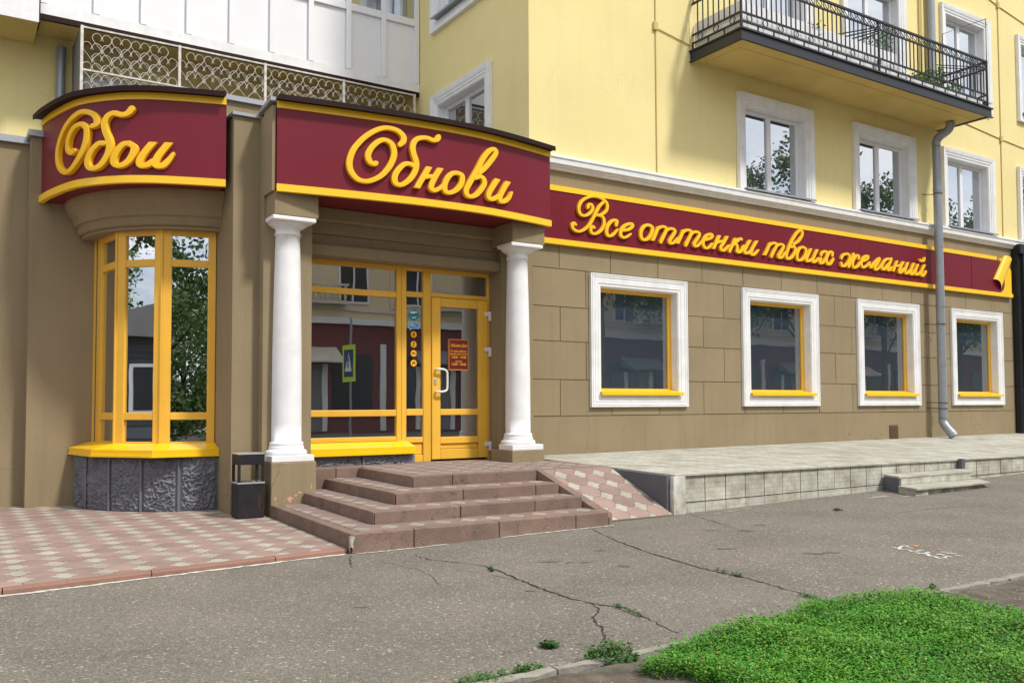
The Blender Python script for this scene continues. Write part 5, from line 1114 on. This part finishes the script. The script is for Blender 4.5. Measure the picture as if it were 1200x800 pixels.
for i in range(9):
    x = 7.05+i*6.7; MB().box(x-.1,x+2.0,-16.998,-16.4,5.96,6.08).build('balcony_slab', opp_s, OB); MB().box(x-.1,x+2.0,-16.5,-16.4,6.85,6.95).build('balcony_rail', opp_s, OB)
    for k in range(7): MB().lathe([(.03,6.08),(.07,6.2),(.09,6.35),(.05,6.55),(.05,6.7),(.07,6.85)], x+.05+k*.3, -16.45, 8).build('baluster', opp_s, OB)
    MB().box(x-2.4,x-2.1,-16.999,-16.9,5.96,13).build('pilaster', opp_w, OB)
    mb = MB(); mb.hexa([(x-1.2,-17.02,3.5),(x+1.6,-17.02,3.5),(x+1.6,-15.9,3.25),(x-1.2,-15.9,3.25)], [(x-1.2,-17.02,4.0),(x+1.6,-17.02,4.0),(x+1.6,-15.9,3.32),(x-1.2,-15.9,3.32)]); mb.build('awning', opp_s if i % 2 else grey, OB)
    MB().box(x-1.0,x-.75,-17.018,-16.9,.1,3.2).build('door_jamb', whitew, OB); MB().box(x+.9,x+1.15,-17.018,-16.9,.1,3.2).build('door_jamb', whitew, OB); MB().box(x-.74,x+.89,-17.018,-16.99,.1,3.2).build('shop_door', grey, OB)
MB().tube([(13.3,-16.8,5.5),(13.3,-16.8,13)], .08, 8).build('pipe', galv, OB)
ZS = thing('crossing_sign', 'fluorescent framed blue pedestrian crossing sign on a grey post, mirrored in the shop glass', 'road sign', (10.1, -2.6, 0))
MB().tube([(10.13,-2.6,-.05),(10.13,-2.6,3.9)], .035, 10).build('post', galv, ZS)
MB().box(10.06,10.085,-3.08,-2.12,2.0,3.08).build('backing_plate', signgrn, ZS); MB().box(10.05,10.059,-2.95,-2.25,2.14,2.94).build('plate', signblu, ZS)
mb = MB(); mb.add([(10.048,-2.6,2.86),(10.048,-2.88,2.30),(10.048,-2.32,2.30)], [(0,1,2)]); mb.build('triangle', signwht, ZS)
mb = MB()
for a in (((-2.60,2.74),(-2.62,2.60)),((-2.62,2.60),(-2.55,2.42)),((-2.62,2.60),(-2.68,2.42)),((-2.61,2.70),(-2.53,2.60)),((-2.61,2.70),(-2.68,2.60))): mb.tube([(10.046,a[0][0],a[0][1]),(10.046,a[1][0],a[1][1])], .014, 5)
mb.lathe([(.0,2.745),(.02,2.76),(.02,2.785),(0,2.80)], 10.046, -2.595, 8); mb.build('pictogram', signblu, ZS)
def tree_mesh(seed, h, r, lo=.42, n=9000):
    rd = random.Random(seed); tk = MB(); tk.tube([(0,0,-.1),(.05,.03,h*.2),(-.05,.08,h*.45),(.08,0,h*.8)], [.20,.16,.12,.04], 9)
    lv = MB(); cl = []
    for k in range(34):
        a = rd.uniform(0,2*pi); q = rd.uniform(lo,1); rr = r*math.sin(pi*min(1,(q-lo+.1)/(1.14-lo)))**.6*rd.uniform(.35,.95); c = Vector((rr*cos(a), rr*sin(a), h*q)); cl.append((c, rd.uniform(.5,1.05)*r*.42))
        if k % 3 == 0: tk.tube([(0,.04,h*q*.62), tuple(c*.6+Vector((0,0,h*q*.25))), tuple(c)], [.07,.045,.015], 5)
    for i in range(n):
        c, s = cl[i % len(cl)]; d = Vector((rd.gauss(0,1),rd.gauss(0,1),rd.gauss(0,.8))); d.normalize(); p = c+d*s*rd.random()**.4; u = Vector((rd.uniform(-1,1),rd.uniform(-1,1),rd.uniform(-1,1))).normalized(); v = u.cross(d).normalized(); k = rd.uniform(.07,.16)*(.72 if n > 15000 else 1)
        lv.add([p-u*k, p+v*k*.6, p+u*k, p-v*k*.6], [(0,1,2,3)])
    return tk.mesh('trunk', bark), lv.mesh('crown', crown)
TM = [tree_mesh(1, 12.5, 3.6), tree_mesh(2, 11, 3.4), tree_mesh(3, 14, 3.3), tree_mesh(4, 6.5, 3.2, .06, 20000)]
spots = [(26,-10.5,0,0),(34,-10.5,1,1),(41,-10.8,2,2),(48,-10.5,0,3),(56,-10.5,1,4),(64,-10.5,2,5),(73,-10.5,0,6),(-3.6,-7.5,3,7),(-9.5,-9,3,8),(-1.0,-15,3,9),(-24,2.0,3,10),(-27,8,0,11),(-16,-14,3,12),(-6,-20,3,13)]
names = ['nearest street tree opposite the shop windows','second street tree along the opposite pavement','tall slim street tree in the opposite row','fourth street tree of the opposite row','broad street tree in the opposite row','second tall tree of the opposite row','farthest street tree of the opposite row','tree mirrored in the right pane of the bay window','tall tree beside the one mirrored in the bay','tree standing behind the left of the street','tall tree behind the wooden house','second tree behind the wooden house','low spreading tree at the far end of the left side','low spreading tree behind the bay window tree']
for x, y, k, r in spots:
    t = thing('street_tree', 'leafy green '+names[r], 'tree', (x, y, 0), 'street trees'); tk, lv = TM[k]
    for nm, me in (('trunk',tk),('crown',lv)):
        o = bpy.data.objects.new(nm, me); COL.objects.link(o); o.parent = t
    t.rotation_euler = (0,0,r*1.1); t.scale = (1.18,)*3 if x > 20 else (1,)*3; WL[t.name] = None
WH = thing('wooden_house', 'dark grey plank house with a white framed window, mirrored in the bay glass', 'house', (-13, 8, 0))
for i in range(17): MB().box(-17, -12.9-.02*(i % 2), 3.4, 11.2, i*.19, i*.19+.186).build('plank', wood, WH)
mb = MB(); mb.prism([(3.1,3.24),(11.5,3.24),(11.5,3.34),(7.3,4.5),(3.1,3.34)], -17.3, -12.6); mb.v = [(z, x, y) for x, y, z in mb.v]; mb.build('roof', grey, WH)
w = MB().box(-12.899,-12.84,7.6,9.0,1.1,2.5).build('window', upvc, WH); MB().box(-12.839,-12.83,7.72,8.24,1.2,2.4).build('pane', opp_d, w); MB().box(-12.839,-12.83,8.36,8.88,1.2,2.4).build('pane', opp_d, w)
